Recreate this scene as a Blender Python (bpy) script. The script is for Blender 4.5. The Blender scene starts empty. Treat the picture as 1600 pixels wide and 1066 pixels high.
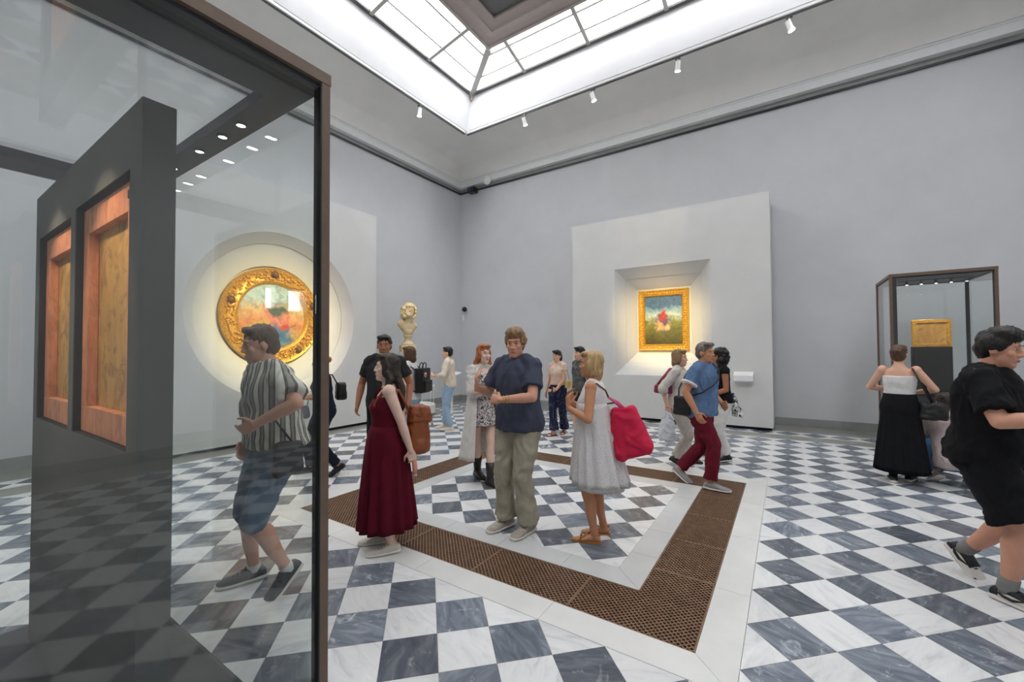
import bpy, bmesh, math, random
import numpy as np
from mathutils import Vector, Matrix, noise
random.seed(7)
R = math.radians
scene = bpy.context.scene
COL = scene.collection

# ------------------------------------------------------------------ camera
CAM_H = 1.602
F_PX = 651.44
PITCH, ROLL = 0.0225, -0.0056
_f0 = Vector((-0.550140, 0.834770, 0)).normalized()                     # horizontal heading
_r0 = Vector((_f0.y, -_f0.x, 0))
FWD = _f0 * math.cos(PITCH) + Vector((0, 0, 1)) * math.sin(PITCH)
_up0 = -_f0 * math.sin(PITCH) + Vector((0, 0, 1)) * math.cos(PITCH)
RIGHT = _r0 * math.cos(ROLL) + _up0 * math.sin(ROLL)
UP = -_r0 * math.sin(ROLL) + _up0 * math.cos(ROLL)
CAM = Vector((0, 0, CAM_H))
cam_data = bpy.data.cameras.new('camera')
cam = bpy.data.objects.new('camera', cam_data)
COL.objects.link(cam)
cam_data.sensor_width = 36
cam_data.lens = 36 * F_PX / 1600
cam_data.clip_start = 0.02
m = Matrix((RIGHT, UP, -FWD)).transposed().to_4x4()
m.translation = CAM
cam.matrix_world = m
scene.camera = cam

# ------------------------------------------------------------------ view, world
scene.view_settings.view_transform = 'Standard'
scene.view_settings.look = 'None'
scene.view_settings.gamma = 1
scene.view_settings.use_curve_mapping = False
scene.view_settings.exposure = 0.12
scene.cycles.transparent_max_bounces = 32
scene.cycles.max_bounces = 14
scene.cycles.diffuse_bounces = 6
scene.cycles.sample_clamp_indirect = 6
world = bpy.data.worlds.new('overcast_sky'); scene.world = world
world.use_nodes = True
bgn = world.node_tree.nodes['Background']
bgn.inputs[0].default_value = (1.0, 0.99, 0.98, 1)
bgn.inputs[1].default_value = 9.0

# room (metres; camera stands at x=0, y=0)
XL, YB, XR, YF = -8.90, 10.46, 4.80, -2.65
SKX0, SKX1, SKY0, SKY1 = -7.21, 3.25, -1.16, 8.97     # glazed opening at the top of the light well
CPX0, CPX1, CPY0, CPY1 = -5.957, 2.0, -0.25, 8.061    # closed panel in the middle of the skylight
ZG0, ZG1 = 8.76, 9.0

# sky portals over the glazed ring (they guide sampling only, they add no light)
def portal(name, x0, x1, y0, y1, z):
    l = bpy.data.lights.new(name, 'AREA'); l.shape = 'RECTANGLE'
    l.size = x1 - x0; l.size_y = y1 - y0
    l.cycles.is_portal = True
    o = bpy.data.objects.new(name, l); COL.objects.link(o)
    o.location = ((x0 + x1) / 2, (y0 + y1) / 2, z)
zp = ZG1 + 0.12
portal('sky_portal', SKX0, CPX0, SKY0, SKY1, zp)
portal('sky_portal', CPX1, SKX1, SKY0, SKY1, zp)
portal('sky_portal', CPX0, CPX1, CPY1, SKY1, zp)
portal('sky_portal', CPX0, CPX1, SKY0, CPY0, zp)

# ------------------------------------------------------------------ pixel -> place
def ray(px, py):
    return (FWD + RIGHT * ((px - 800) / F_PX) - UP * ((py - 533) / F_PX))
def on_floor(px, py, z=0.0):
    d = ray(px, py); t = (z - CAM_H) / d.z
    return CAM + d * t
def on_y(px, py, y):
    d = ray(px, py); return CAM + d * (y / d.y)
def on_x(px, py, x):
    d = ray(px, py); return CAM + d * (x / d.x)
def pix(p):
    d = Vector(p) - CAM; z = d.dot(FWD)
    return (800 + F_PX * d.dot(RIGHT) / z, 533 - F_PX * d.dot(UP) / z, z)

# ------------------------------------------------------------------ materials
MATS = {}
class NT:
    def __init__(s, mat):
        s.t = mat.node_tree; s.n = s.t.nodes
    def add(s, typ, **kw):
        n = s.n.new(typ)
        for k, v in kw.items():
            if k.startswith('_'):
                setattr(n, k[1:], v)
            else:
                n.inputs[k.replace('__', ' ')].default_value = v
        return n
    def link(s, a, b): s.t.links.new(a, b)
def ramp(nt, src, stops):
    r = nt.add('ShaderNodeValToRGB')
    e = r.color_ramp.elements
    while len(e) < len(stops): e.new(0.5)
    for i, (p, c) in enumerate(stops):
        e[i].position = p; e[i].color = (*c, 1) if len(c) == 3 else c
    nt.link(src, r.inputs[0])
    return r.outputs[0]
def c3(c):
    """sRGB 0..255 -> linear"""
    return tuple(((v / 255) / 12.92 if v / 255 <= .04045 else ((v / 255 + .055) / 1.055) ** 2.4) for v in c)
def base(name):
    mt = bpy.data.materials.new(name); mt.use_nodes = True
    nt = NT(mt); b = nt.n['Principled BSDF']
    MATS[name] = mt
    return mt, nt, b
def plain(name, col, rough=.6, var=.08, scale=8., bump=0., bscale=60., metal=0., spec=.5, coat=0., stretch=(1, 1, 1), coord='Object', sss=0.):
    """one colour with a soft procedural variation and an optional fine relief"""
    if name in MATS: return MATS[name]
    mt, nt, b = base(name)
    lin = c3(col)
    tc = nt.add('ShaderNodeTexCoord')
    mp = nt.add('ShaderNodeMapping'); mp.inputs['Scale'].default_value = stretch
    nt.link(tc.outputs[coord], mp.inputs[0])
    nz = nt.add('ShaderNodeTexNoise', Scale=scale, Detail=4.0, Roughness=.6)
    nt.link(mp.outputs[0], nz.inputs['Vector'])
    out = ramp(nt, nz.outputs['Fac'], [(.25, tuple(max(0, v * (1 - var * 1.6)) for v in lin)), (.75, tuple(min(1, v * (1 + var)) for v in lin))])
    nt.link(out, b.inputs['Base Color'])
    b.inputs['Roughness'].default_value = rough
    b.inputs['Metallic'].default_value = metal
    b.inputs['Specular IOR Level'].default_value = spec
    if coat: b.inputs['Coat Weight'].default_value = coat
    if sss:
        b.inputs['Subsurface Weight'].default_value = sss
        b.inputs['Subsurface Radius'].default_value = (.012, .005, .003)
    if bump:
        n2 = nt.add('ShaderNodeTexNoise', Scale=bscale, Detail=3.0)
        nt.link(mp.outputs[0], n2.inputs['Vector'])
        bp = nt.add('ShaderNodeBump', Strength=bump, Distance=.01)
        nt.link(n2.outputs['Fac'], bp.inputs['Height'])
        nt.link(bp.outputs[0], b.inputs['Normal'])
    return mt
def marble(name, dark):
    """polished marble: streaks turned and shifted by each tile's own random value"""
    mt, nt, b = base(name)
    at = nt.add('ShaderNodeAttribute', _attribute_name='rnd')
    gp = nt.add('ShaderNodeNewGeometry')
    rot = nt.add('ShaderNodeVectorRotate', _rotation_type='Z_AXIS')
    ang = nt.add('ShaderNodeMath', _operation='MULTIPLY'); ang.inputs[1].default_value = 6.283
    nt.link(at.outputs['Fac'], ang.inputs[0])
    nt.link(gp.outputs['Position'], rot.inputs['Vector']); nt.link(ang.outputs[0], rot.inputs['Angle'])
    off = nt.add('ShaderNodeVectorMath', _operation='SCALE'); off.inputs[0].default_value = (37, 91, 13)
    nt.link(at.outputs['Fac'], off.inputs['Scale'])
    ad = nt.add('ShaderNodeVectorMath', _operation='ADD')
    nt.link(rot.outputs[0], ad.inputs[0]); nt.link(off.outputs[0], ad.inputs[1])
    mp = nt.add('ShaderNodeMapping'); mp.inputs['Scale'].default_value = (2.2, 9, 4)
    nt.link(ad.outputs[0], mp.inputs[0])
    nz = nt.add('ShaderNodeTexNoise', Scale=1.6, Detail=9.0, Roughness=.62, Distortion=.9)
    nt.link(mp.outputs[0], nz.inputs['Vector'])
    n2 = nt.add('ShaderNodeTexNoise', Scale=5.0, Detail=8.0, Roughness=.7, Distortion=1.6)
    nt.link(ad.outputs[0], n2.inputs['Vector'])
    if dark:
        a = ramp(nt, nz.outputs['Fac'], [(.30, c3((66, 72, 82))), (.50, c3((88, 94, 103))), (.66, c3((112, 117, 125))), (.8, c3((166, 168, 172)))])
        v = ramp(nt, n2.outputs['Fac'], [(.57, (0, 0, 0)), (.66, (.30, .30, .30)), (.74, (.8, .8, .8))])
        tint = c3((205, 208, 212))
    else:
        a = ramp(nt, nz.outputs['Fac'], [(.25, c3((196, 198, 201))), (.45, c3((226, 227, 228))), (.7, c3((238, 238, 237)))])
        v = ramp(nt, n2.outputs['Fac'], [(.22, (.55, .55, .55)), (.34, (.18, .18, .18)), (.42, (0, 0, 0))])
        tint = c3((176, 180, 186))
    mx = nt.add('ShaderNodeMix', _data_type='RGBA')
    nt.link(v, mx.inputs[0]); nt.link(a, mx.inputs[6]); mx.inputs[7].default_value = (*tint, 1)
    # tile-to-tile brightness
    fr = nt.add('ShaderNodeMath', _operation='MULTIPLY'); fr.inputs[1].default_value = 7.31
    nt.link(at.outputs['Fac'], fr.inputs[0])
    fr2 = nt.add('ShaderNodeMath', _operation='FRACT'); nt.link(fr.outputs[0], fr2.inputs[0])
    mr = nt.add('ShaderNodeMapRange'); nt.link(fr2.outputs[0], mr.inputs[0])
    mr.inputs[3].default_value = .95 if dark else .90; mr.inputs[4].default_value = 2.15 if dark else 1.03
    pw = nt.add('ShaderNodeMix', _data_type='RGBA', _blend_type='MULTIPLY'); pw.inputs[0].default_value = 1
    nt.link(mx.outputs[2], pw.inputs[6]); nt.link(mr.outputs[0], pw.inputs[7])
    nt.link(pw.outputs[2], b.inputs['Base Color'])
    b.inputs['Roughness'].default_value = .24
    b.inputs['Specular IOR Level'].default_value = .45
    return mt
def glass(name, tint=(.97, .985, .98), refl=1.0):
    """clear pane: straight-through transparency plus a mirror share that grows at grazing angles"""
    if name in MATS: return MATS[name]
    mt, nt, b = base(name)
    nt.n.remove(b)
    out = nt.n['Material Output']
    g = nt.add('ShaderNodeNewGeometry')
    dt = nt.add('ShaderNodeVectorMath', _operation='DOT_PRODUCT')
    nt.link(g.outputs['Normal'], dt.inputs[0]); nt.link(g.outputs['Incoming'], dt.inputs[1])
    ab = nt.add('ShaderNodeMath', _operation='ABSOLUTE'); nt.link(dt.outputs['Value'], ab.inputs[0])
    om = nt.add('ShaderNodeMath', _operation='SUBTRACT'); om.inputs[0].default_value = 1; nt.link(ab.outputs[0], om.inputs[1])
    pw = nt.add('ShaderNodeMath', _operation='POWER'); pw.inputs[1].default_value = 5; nt.link(om.outputs[0], pw.inputs[0])
    ml = nt.add('ShaderNodeMath', _operation='MULTIPLY_ADD'); ml.inputs[1].default_value = .96 * refl; ml.inputs[2].default_value = .04 * refl
    nt.link(pw.outputs[0], ml.inputs[0])
    tr = nt.add('ShaderNodeBsdfTransparent'); tr.inputs[0].default_value = (*tint, 1)
    gl = nt.add('ShaderNodeBsdfGlossy', Roughness=0.0); gl.inputs[0].default_value = (1, 1, 1, 1)
    mx = nt.add('ShaderNodeMixShader')
    nt.link(ml.outputs[0], mx.inputs[0]); nt.link(tr.outputs[0], mx.inputs[1]); nt.link(gl.outputs[0], mx.inputs[2])
    nt.link(mx.outputs[0], out.inputs[0])
    return mt
def emit(name, col, strength):
    if name in MATS: return MATS[name]
    mt, nt, b = base(name)
    b.inputs['Base Color'].default_value = (*col, 1)
    b.inputs['Emission Color'].default_value = (*col, 1)
    b.inputs['Emission Strength'].default_value = strength
    return mt

# ------------------------------------------------------------------ mesh helpers
class MB:
    """collects vertices and faces; build() links them as one mesh object"""
    def __init__(s): s.v = []; s.f = []
    def add(s, vs, fs):
        o = len(s.v); s.v += [tuple(v) for v in vs]; s.f += [tuple(i + o for i in f) for f in fs]; return s
    def box(s, x0, x1, y0, y1, z0, z1, M=None):
        vs = [Vector((x, y, z)) for z in (z0, z1) for y in (y0, y1) for x in (x0, x1)]
        if M is not None: vs = [M @ v for v in vs]
        return s.add(vs, [(0, 2, 3, 1), (4, 5, 7, 6), (0, 1, 5, 4), (2, 6, 7, 3), (0, 4, 6, 2), (1, 3, 7, 5)])
    def bar(s, a, b, w, h=None, up=(0, 0, 1)):
        """rectangular bar from a to b, w wide, h tall (centred)"""
        a, b = Vector(a), Vector(b); h = h or w
        d = (b - a).normalized(); u = Vector(up)
        sx = d.cross(u)
        if sx.length < 1e-5: u = Vector((1, 0, 0)); sx = d.cross(u)
        sx.normalize(); uz = sx.cross(d)
        vs = []
        for p in (a, b):
            for i, j in ((-1, -1), (1, -1), (1, 1), (-1, 1)):
                vs.append(p + sx * (i * w / 2) + uz * (j * h / 2))
        return s.add(vs, [(0, 1, 2, 3), (7, 6, 5, 4), (0, 4, 5, 1), (1, 5, 6, 2), (2, 6, 7, 3), (3, 7, 4, 0)])
    def rings(s, rings, cap=True, closed=True):
        """loft a list of rings (equal vertex counts)"""
        n = len(rings[0]); o = len(s.v)
        for r in rings: s.v += [tuple(p) for p in r]
        m = n if closed else n - 1
        for k in range(len(rings) - 1):
            for i in range(m):
                a = o + k * n + i; b = o + k * n + (i + 1) % n
                s.f.append((a, b, b + n, a + n))
        if cap:
            s.f.append(tuple(o + i for i in reversed(range(n))))
            s.f.append(tuple(o + (len(rings) - 1) * n + i for i in range(n)))
        return s
    def tube(s, pts, rad, n=12, cap=True):
        """tube along points; rad a number or one per point (number or (a,b))"""
        pts = [Vector(p) for p in pts]
        if not isinstance(rad, (list, tuple)): rad = [rad] * len(pts)
        rs = []; prev = None
        for i, p in enumerate(pts):
            d = (pts[min(i + 1, len(pts) - 1)] - pts[max(i - 1, 0)]).normalized()
            if prev is None:
                ref = Vector((0, 0, 1)) if abs(d.z) < .9 else Vector((0, 1, 0))
                u = d.cross(ref).normalized()
            else:
                u = (prev - d * prev.dot(d)).normalized()
            prev = u; w = d.cross(u)
            r = rad[i]; ra, rb = (r if isinstance(r, (list, tuple)) else (r, r))
            rs.append([p + u * (ra * math.cos(2 * math.pi * k / n)) + w * (rb * math.sin(2 * math.pi * k / n)) for k in range(n)])
        return s.rings(rs, cap)
    def lathe(s, prof, n=32, c=(0, 0, 0), cap=False):
        """profile of (r, z) turned about the vertical axis at c"""
        c = Vector(c)
        rs = [[c + Vector((r * math.cos(2 * math.pi * k / n), r * math.sin(2 * math.pi * k / n), z)) for k in range(n)] for r, z in prof]
        return s.rings(rs, cap)
    def ball(s, c, r, n=16, k=10, M=None):
        c = Vector(c); r = (r, r, r) if not isinstance(r, (tuple, list)) else r
        rs = []
        for i in range(k + 1):
            t = math.pi * (i / k) * .998 + .003
            ring = [Vector((r[0] * math.sin(t) * math.cos(2 * math.pi * j / n), r[1] * math.sin(t) * math.sin(2 * math.pi * j / n), -r[2] * math.cos(t))) for j in range(n)]
            rs.append([c + (M @ q if M is not None else q) for q in ring])
        return s.rings(rs, True)
    def mesh(s, name):
        me = bpy.data.meshes.new(name); me.from_pydata(s.v, [], s.f); me.update(); return me
    def build(s, name, mat=None, parent=None, smooth=False, bevel=0., seg=2, fixn=False):
        me = s.mesh(name)
        if bevel or fixn:
            bm = bmesh.new(); bm.from_mesh(me)
            if fixn: bmesh.ops.recalc_face_normals(bm, faces=bm.faces)
            if bevel:
                bmesh.ops.bevel(bm, geom=[e for e in bm.edges if e.is_manifold and e.calc_face_angle(0) > .5], offset=bevel, segments=seg, affect='EDGES', profile=.5)
            bm.to_mesh(me); bm.free()
        if smooth:
            me.shade_smooth()
        return obj(name, me, mat, parent)
def obj(name, me, mat=None, parent=None):
    o = bpy.data.objects.new(name, me); COL.objects.link(o)
    if mat is not None and me is not None:
        me.materials.clear(); me.materials.append(MATS[mat] if isinstance(mat, str) else mat)
    if parent is not None: o.parent = parent
    return o
def tag(o, label, cat, group=None, kind=None):
    o['label'] = label; o['category'] = cat
    if group: o['group'] = group
    if kind: o['kind'] = kind
    return o
def thing(name, loc, label, cat, group=None, rz=0.):
    o = bpy.data.objects.new(name, None); COL.objects.link(o)
    o.empty_display_size = .1
    o.location = loc; o.rotation_euler = (0, 0, rz)
    return tag(o, label, cat, group)
def struct(o, label, cat):
    return tag(o, label, cat, kind='structure')
def autosmooth(o, deg=35):
    me = o.data; me.shade_smooth()
    bm = bmesh.new(); bm.from_mesh(me)
    for e in bm.edges:
        if e.is_manifold and e.calc_face_angle(0) > R(deg): e.smooth = False
    bm.to_mesh(me); bm.free()
    return o
# ------------------------------------------------------------------ room shell
def W(o):
    """the part's mesh is written in world coordinates: cancel its thing's own placement"""
    p = o.parent
    o.matrix_parent_inverse = (Matrix.Translation(p.location) @ p.rotation_euler.to_matrix().to_4x4()).inverted()
    return o
def wall_mat(name, col):
    mt, nt, b = base(name)
    g = nt.add('ShaderNodeNewGeometry')
    n1 = nt.add('ShaderNodeTexNoise', Scale=.9, Detail=5.0, Roughness=.65); nt.link(g.outputs['Position'], n1.inputs['Vector'])
    lin = c3(col)
    o = ramp(nt, n1.outputs['Fac'], [(.3, tuple(v * .95 for v in lin)), (.7, tuple(v * 1.04 for v in lin))])
    nt.link(o, b.inputs['Base Color'])
    n2 = nt.add('ShaderNodeTexNoise', Scale=90.0, Detail=3.0); nt.link(g.outputs['Position'], n2.inputs['Vector'])
    bp = nt.add('ShaderNodeBump', Strength=.06, Distance=.01); nt.link(n2.outputs['Fac'], bp.inputs['Height']); nt.link(bp.outputs[0], b.inputs['Normal'])
    b.inputs['Roughness'].default_value = .75; b.inputs['Specular IOR Level'].default_value = .25
    return mt
wall_mat('wall_plaster', (208, 209, 212))
wall_mat('panel_paint', (216, 216, 214))
wall_mat('ceiling_plaster', (234, 233, 229))
wall_mat('well_paint', (205, 205, 208))
plain('cornice_white', (228, 229, 229), .6, .02)
plain('rail_black', (30, 32, 35), .4, .05)
plain('stone_grey', (150, 153, 150), .35, .10, 3.)
plain('band_grey', (142, 142, 136), .3, .10, 4.)
plain('skylight_metal', (176, 174, 170), .5, .05)
plain('moulding_beige', (168, 156, 150), .7, .04)
plain('gutter_grey', (92, 92, 90), .5, .1)
plain('recess_grey', (150, 152, 154), .7, .04)
plain('white_slab', (226, 226, 224), .26, .05, 2.5)
plain('black_gap', (8, 8, 9), .8, .0)
marble('marble_white', False); marble('marble_grey', True)
glass('pane_glass'); glass('skylight_glass', (.98, .99, 1.0), .6)

ZT = 9.6
WT = .25
WIN = [(3.62, 3.69, 2.42, 2.86), (3.84, 4.06, 2.40, 2.80), (4.26, 4.62, 2.38, 2.80), (4.80, 5.06, 2.36, 2.76)]   # small high panes in the right wall (seen mirrored in the case glass)
struct(MB().box(XL - WT, XL, YF - WT, YB + WT, -.05, 7.1).build('wall_left', 'wall_plaster'), 'pale blue-grey plaster wall behind the round painting', 'wall')
struct(MB().box(XL, XR, YB, YB + WT, -.05, 7.1).build('wall_back', 'wall_plaster'), 'pale blue-grey plaster wall behind the rectangular painting', 'wall')
struct(MB().box(XL, XR, YF - WT, YF, -.05, 7.1).build('wall_front', 'wall_plaster'), 'plaster wall behind the camera', 'wall')
wr = MB()
ys = YF - WT
for (a, b, z0, z1) in WIN:
    wr.box(XR, XR + WT, ys, a, -.05, 7.1); wr.box(XR, XR + WT, a, b, -.05, z0); wr.box(XR, XR + WT, a, b, z1, 7.1); ys = b
wr.box(XR, XR + WT, ys, YB + WT, -.05, 7.1)
wall_r = struct(wr.build('wall_right', 'wall_plaster'), 'plaster wall right of the camera with a row of small panes', 'wall')
for (a, b, z0, z1) in WIN:
    MB().box(XR + .1, XR + .11, a, b, z0, z1).build('pane', 'skylight_glass', wall_r)

# cornice, picture rail, cove, light well -----------------------------------
def ring_loft(prof, x0, x1, y0, y1):
    """profile of (inset from the walls, z) swept round a rectangular room"""
    m = MB(); rs = []
    for ins, z in prof:
        rs.append([Vector((x0 + ins, y0 + ins, z)), Vector((x1 - ins, y0 + ins, z)), Vector((x1 - ins, y1 - ins, z)), Vector((x0 + ins, y1 - ins, z))])
    m.rings(rs, cap=False)
    return m
def rail_mb(z0, z1, d0, d1):
    """square-section rail round the room between two insets"""
    return ring_loft([(d0, z0), (d1, z0), (d1, z1), (d0, z1), (d0, z0)], XL, XR, YF, YB)
corn = rail_mb(6.86, 7.09, 0.0, .16)
o = corn.build('trim_1', 'cornice_white', fixn=True); struct(o, 'white cornice band running round the top of the walls', 'cornice')
rail_mb(7.02, 7.035, .16, .175).build('cornice_fillet', 'cornice_white', o, fixn=True)
rail_mb(7.07, 7.085, .16, .185).build('cornice_fillet', 'cornice_white', o, fixn=True)
o = rail_mb(6.715, 6.755, .02, .05).build('trim_2', 'rail_black', fixn=True); struct(o, 'thin black picture rail just below the white cornice', 'picture rail')
rail_mb(6.755, 6.86, 0, .02).build('rail_backing', 'stone_grey', o, fixn=True)
cove = []
for k in range(15):
    a = (math.pi / 2) * k / 14
    cove.append((.14 + 1.43 * (1 - math.cos(a)) , 7.09 + .57 * math.sin(a)))
mc = ring_loft(cove, XL, XR, YF, YB)
# lip and light well: own rectangle corners interpolate from the cove edge to the glazing
i0 = cove[-1][0]
edge = (XL + i0, XR - i0, YF + i0, YB - i0)
def rect(x0, x1, y0, y1, z): return [Vector((x0, y0, z)), Vector((x1, y0, z)), Vector((x1, y1, z)), Vector((x0, y1, z))]
ceil = mc.build('ceiling', 'ceiling_plaster'); struct(ceil, 'smooth white coved ceiling rising from the cornice to the light well', 'ceiling')
bm = bmesh.new(); bm.from_mesh(ceil.data)
for f in bm.faces: f.smooth = True
for e in bm.edges:
    if e.is_manifold and e.calc_face_angle(0) > R(40): e.smooth = False
bm.to_mesh(ceil.data); bm.free()
TX0, TX1, TY0, TY1 = XL + i0, XR - i0, YF + i0, YB - i0
zt = cove[-1][1]
lip = MB().rings([rect(TX0, TX1, TY0, TY1, zt), rect(TX0 + .02, TX1 - .02, TY0 + .02, TY1 - .02, zt + .02)], cap=False)
lip.rings([rect(TX0 + .02, TX1 - .02, TY0 + .02, TY1 - .02, zt + .02), rect(SKX0 - .04, SKX1 + .04, SKY0 - .04, SKY1 + .04, ZG0 - .06)], cap=False)
wl = lip.build('light_well', 'well_paint', ceil)
# roof above, outside the glazing, closing the shell round the skylight
roof = MB()
roof.rings([rect(SKX0 - .04, SKX1 + .04, SKY0 - .04, SKY1 + .04, ZG0 - .06), rect(XL - .3, XR + .3, YF - .3, YB + .3, ZG0 - .06)], cap=False)
roof.rings([rect(XL - .3, XR + .3, YF - .3, YB + .3, ZG0 - .06), rect(XL - .3, XR + .3, YF - .3, YB + .3, 7.05)], cap=False)
roof.build('roof_slab', 'gutter_grey', ceil)

# skylight -------------------------------------------------------------------
sky = thing('window_1', ((SKX0 + SKX1) / 2, (SKY0 + SKY1) / 2, ZG0), 'glazed ring of white skylight panes round a closed centre panel', 'skylight'); sky['kind'] = 'structure'
NB = 6
T1, T2 = .37, .83
o0 = [Vector((SKX0, SKY0, ZG0)), Vector((SKX1, SKY0, ZG0)), Vector((SKX1, SKY1, ZG0)), Vector((SKX0, SKY1, ZG0))]
i1 = [Vector((CPX0, CPY0, ZG1)), Vector((CPX1, CPY0, ZG1)), Vector((CPX1, CPY1, ZG1)), Vector((CPX0, CPY1, ZG1))]
def spt(side, s, t):
    """side 0..3, s along outer edge 0..1 (bars stay square to the edge), t up the slope"""
    a, b = o0[side], o0[(side + 1) % 4]; c, d = i1[side], i1[(side + 1) % 4]
    L = (b - a).length; dr = (b - a).normalized()
    p = a + dr * (s * L)
    mid0 = (a + b) / 2; mid1 = (c + d) / 2
    q = p + (mid1 - mid0 - dr * (mid1 - mid0).dot(dr)) * t
    # clip to the hip lines
    lo = a + (c - a) * t; hi = b + (d - b) * t
    k = (q - a).dot(dr); k = min(max(k, (lo - a).dot(dr)), (hi - a).dot(dr))
    return q + dr * (k - (q - a).dot(dr))
for side in range(4):
    for k in range(NB):
        for (ta, tb) in ((0, T1), (T1, T2), (T2, 1)):
            q = [spt(side, k / NB, ta), spt(side, (k + 1) / NB, ta), spt(side, (k + 1) / NB, tb), spt(side, k / NB, tb)]
            n = (q[1] - q[0]).cross(q[3] - q[0])
            if n.length < 1e-4: n = (q[2] - q[1]).cross(q[3] - q[1])
            if n.length < 1e-6: continue
            n.normalize(); n *= .006
            m = MB(); m.add([p - n for p in q] + [p + n for p in q], [(3, 2, 1, 0), (4, 5, 6, 7), (0, 1, 5, 4), (1, 2, 6, 5), (2, 3, 7, 6), (3, 0, 4, 7)])
            W(m.build('pane', 'skylight_glass', sky))
    for k in range(1, NB):
        tmax = 1.0
        a = spt(side, k / NB, 0)
        # bars near a corner stop at the hip
        t = 0
        while t < 1 and abs((spt(side, k / NB, t + .02) - spt(side, k / NB, 0)).dot((o0[(side + 1) % 4] - o0[side]).normalized())) < 1e-4: t += .02
        W(MB().bar(a - Vector((0, 0, .03)), spt(side, k / NB, min(t, 1)) - Vector((0, 0, .03)), .085, .07).build('mullion', 'skylight_metal', sky))
    for t in (T1, T2):
        W(MB().bar(spt(side, 0, t) - Vector((0, 0, .02)), spt(side, 1, t) - Vector((0, 0, .02)), .040, .04).build('glazing_bar', 'skylight_metal', sky))
    W(MB().bar(o0[side] - Vector((0, 0, .02)), i1[side] - Vector((0, 0, .03)), .15, .10).build('hip_bar', 'skylight_metal', sky))
    W(MB().bar(o0[side] - Vector((0, 0, .03)), o0[(side + 1) % 4] - Vector((0, 0, .03)), .10, .05).build('gutter', 'gutter_grey', sky))
    cm = MB().lathe([(.0, -.20), (.03, -.20), (.05, -.16), (.03, -.13), (.06, -.10), (.06, -.04)], 14, o0[side])
    W(cm.build('hip_boss', 'moulding_beige', sky, smooth=True))
# centre panel with stepped moulding
def rr(d, z): return rect(CPX0 + d, CPX1 - d, CPY0 + d, CPY1 - d, z)
cp = MB().rings([rr(-.02, ZG1 + .05), rr(-.02, ZG1 - .05), rr(.05, ZG1 - .05), rr(.06, ZG1 - .02), rr(.24, ZG1 + .0), rr(.25, ZG1 - .04), rr(.40, ZG1 - .05), rr(.42, ZG1 - .02), rr(.62, ZG1 + .01), rr(.62, ZG1 + .20)], cap=False)
W(cp.build('centre_moulding', 'moulding_beige', sky))
W(MB().add(rr(.60, ZG1 + .20), [(0, 3, 2, 1)]).build('centre_panel', 'recess_grey', sky))
W(MB().add(rr(-.02, ZG1 + .06), [(0, 1, 2, 3)]).build('centre_cap', 'gutter_grey', sky))

# ------------------------------------------------------------------ floor
TS = .295
Q2 = math.sqrt(.5)
C0 = (1.8034, -10.266)                 # camera in tile units
def t2w(i, j):
    a, b = i - C0[0], j - C0[1]
    return ((a - b) * Q2 * TS, (a + b) * Q2 * TS)
D2 = TS * Q2                           # half a tile diagonal
GX0, GX1, GY0, GY1 = -4.1864, -0.4317, 2.3911, 5.7286     # grating ring, outer edge
GW = 2 * D2
FX0, FX1, FY0, FY1 = GX0 - D2, GX1 + D2, GY0 - D2, GY1 + D2   # outer edge of the white border round it
HX0, HX1, HY0, HY1 = GX0 + GW, GX1 - GW, GY0 + GW, GY1 - GW   # inner edge of the grating
IX0, IX1, IY0, IY1 = HX0 + D2, HX1 - D2, HY0 + D2, HY1 - D2   # tile field inside
def clip(poly, ax, val, keep_less):
    out = []
    for k in range(len(poly)):
        p, q = poly[k], poly[(k + 1) % len(poly)]
        ip = (p[ax] <= val + 1e-9) if keep_less else (p[ax] >= val - 1e-9)
        iq = (q[ax] <= val + 1e-9) if keep_less else (q[ax] >= val - 1e-9)
        if ip: out.append(p)
        if ip != iq:
            t = (val - p[ax]) / (q[ax] - p[ax]); out.append((p[0] + (q[0] - p[0]) * t, p[1] + (q[1] - p[1]) * t))
    return out
def rclip(poly, x0, x1, y0, y1):
    for ax, v, l in ((0, x0, 0), (0, x1, 1), (1, y0, 0), (1, y1, 1)):
        if len(poly) < 3: return []
        poly = clip(poly, ax, v, l)
    return poly if len(poly) >= 3 else []
def area(p): return abs(sum(p[k][0] * p[(k + 1) % len(p)][1] - p[(k + 1) % len(p)][0] * p[k][1] for k in range(len(p)))) / 2
N1 = 14 * D2
OX0, OY1 = FX0 - N1, FY1 + N1           # outer edge of the main field
OX1, OY0 = 4.0, -1.95
SX0, SY1 = OX0 - 2 * GW, OY1 + 2 * GW   # outer edge of the single row of diamonds near the wall
tiles = []                              # (list of polygons, dark)
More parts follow.
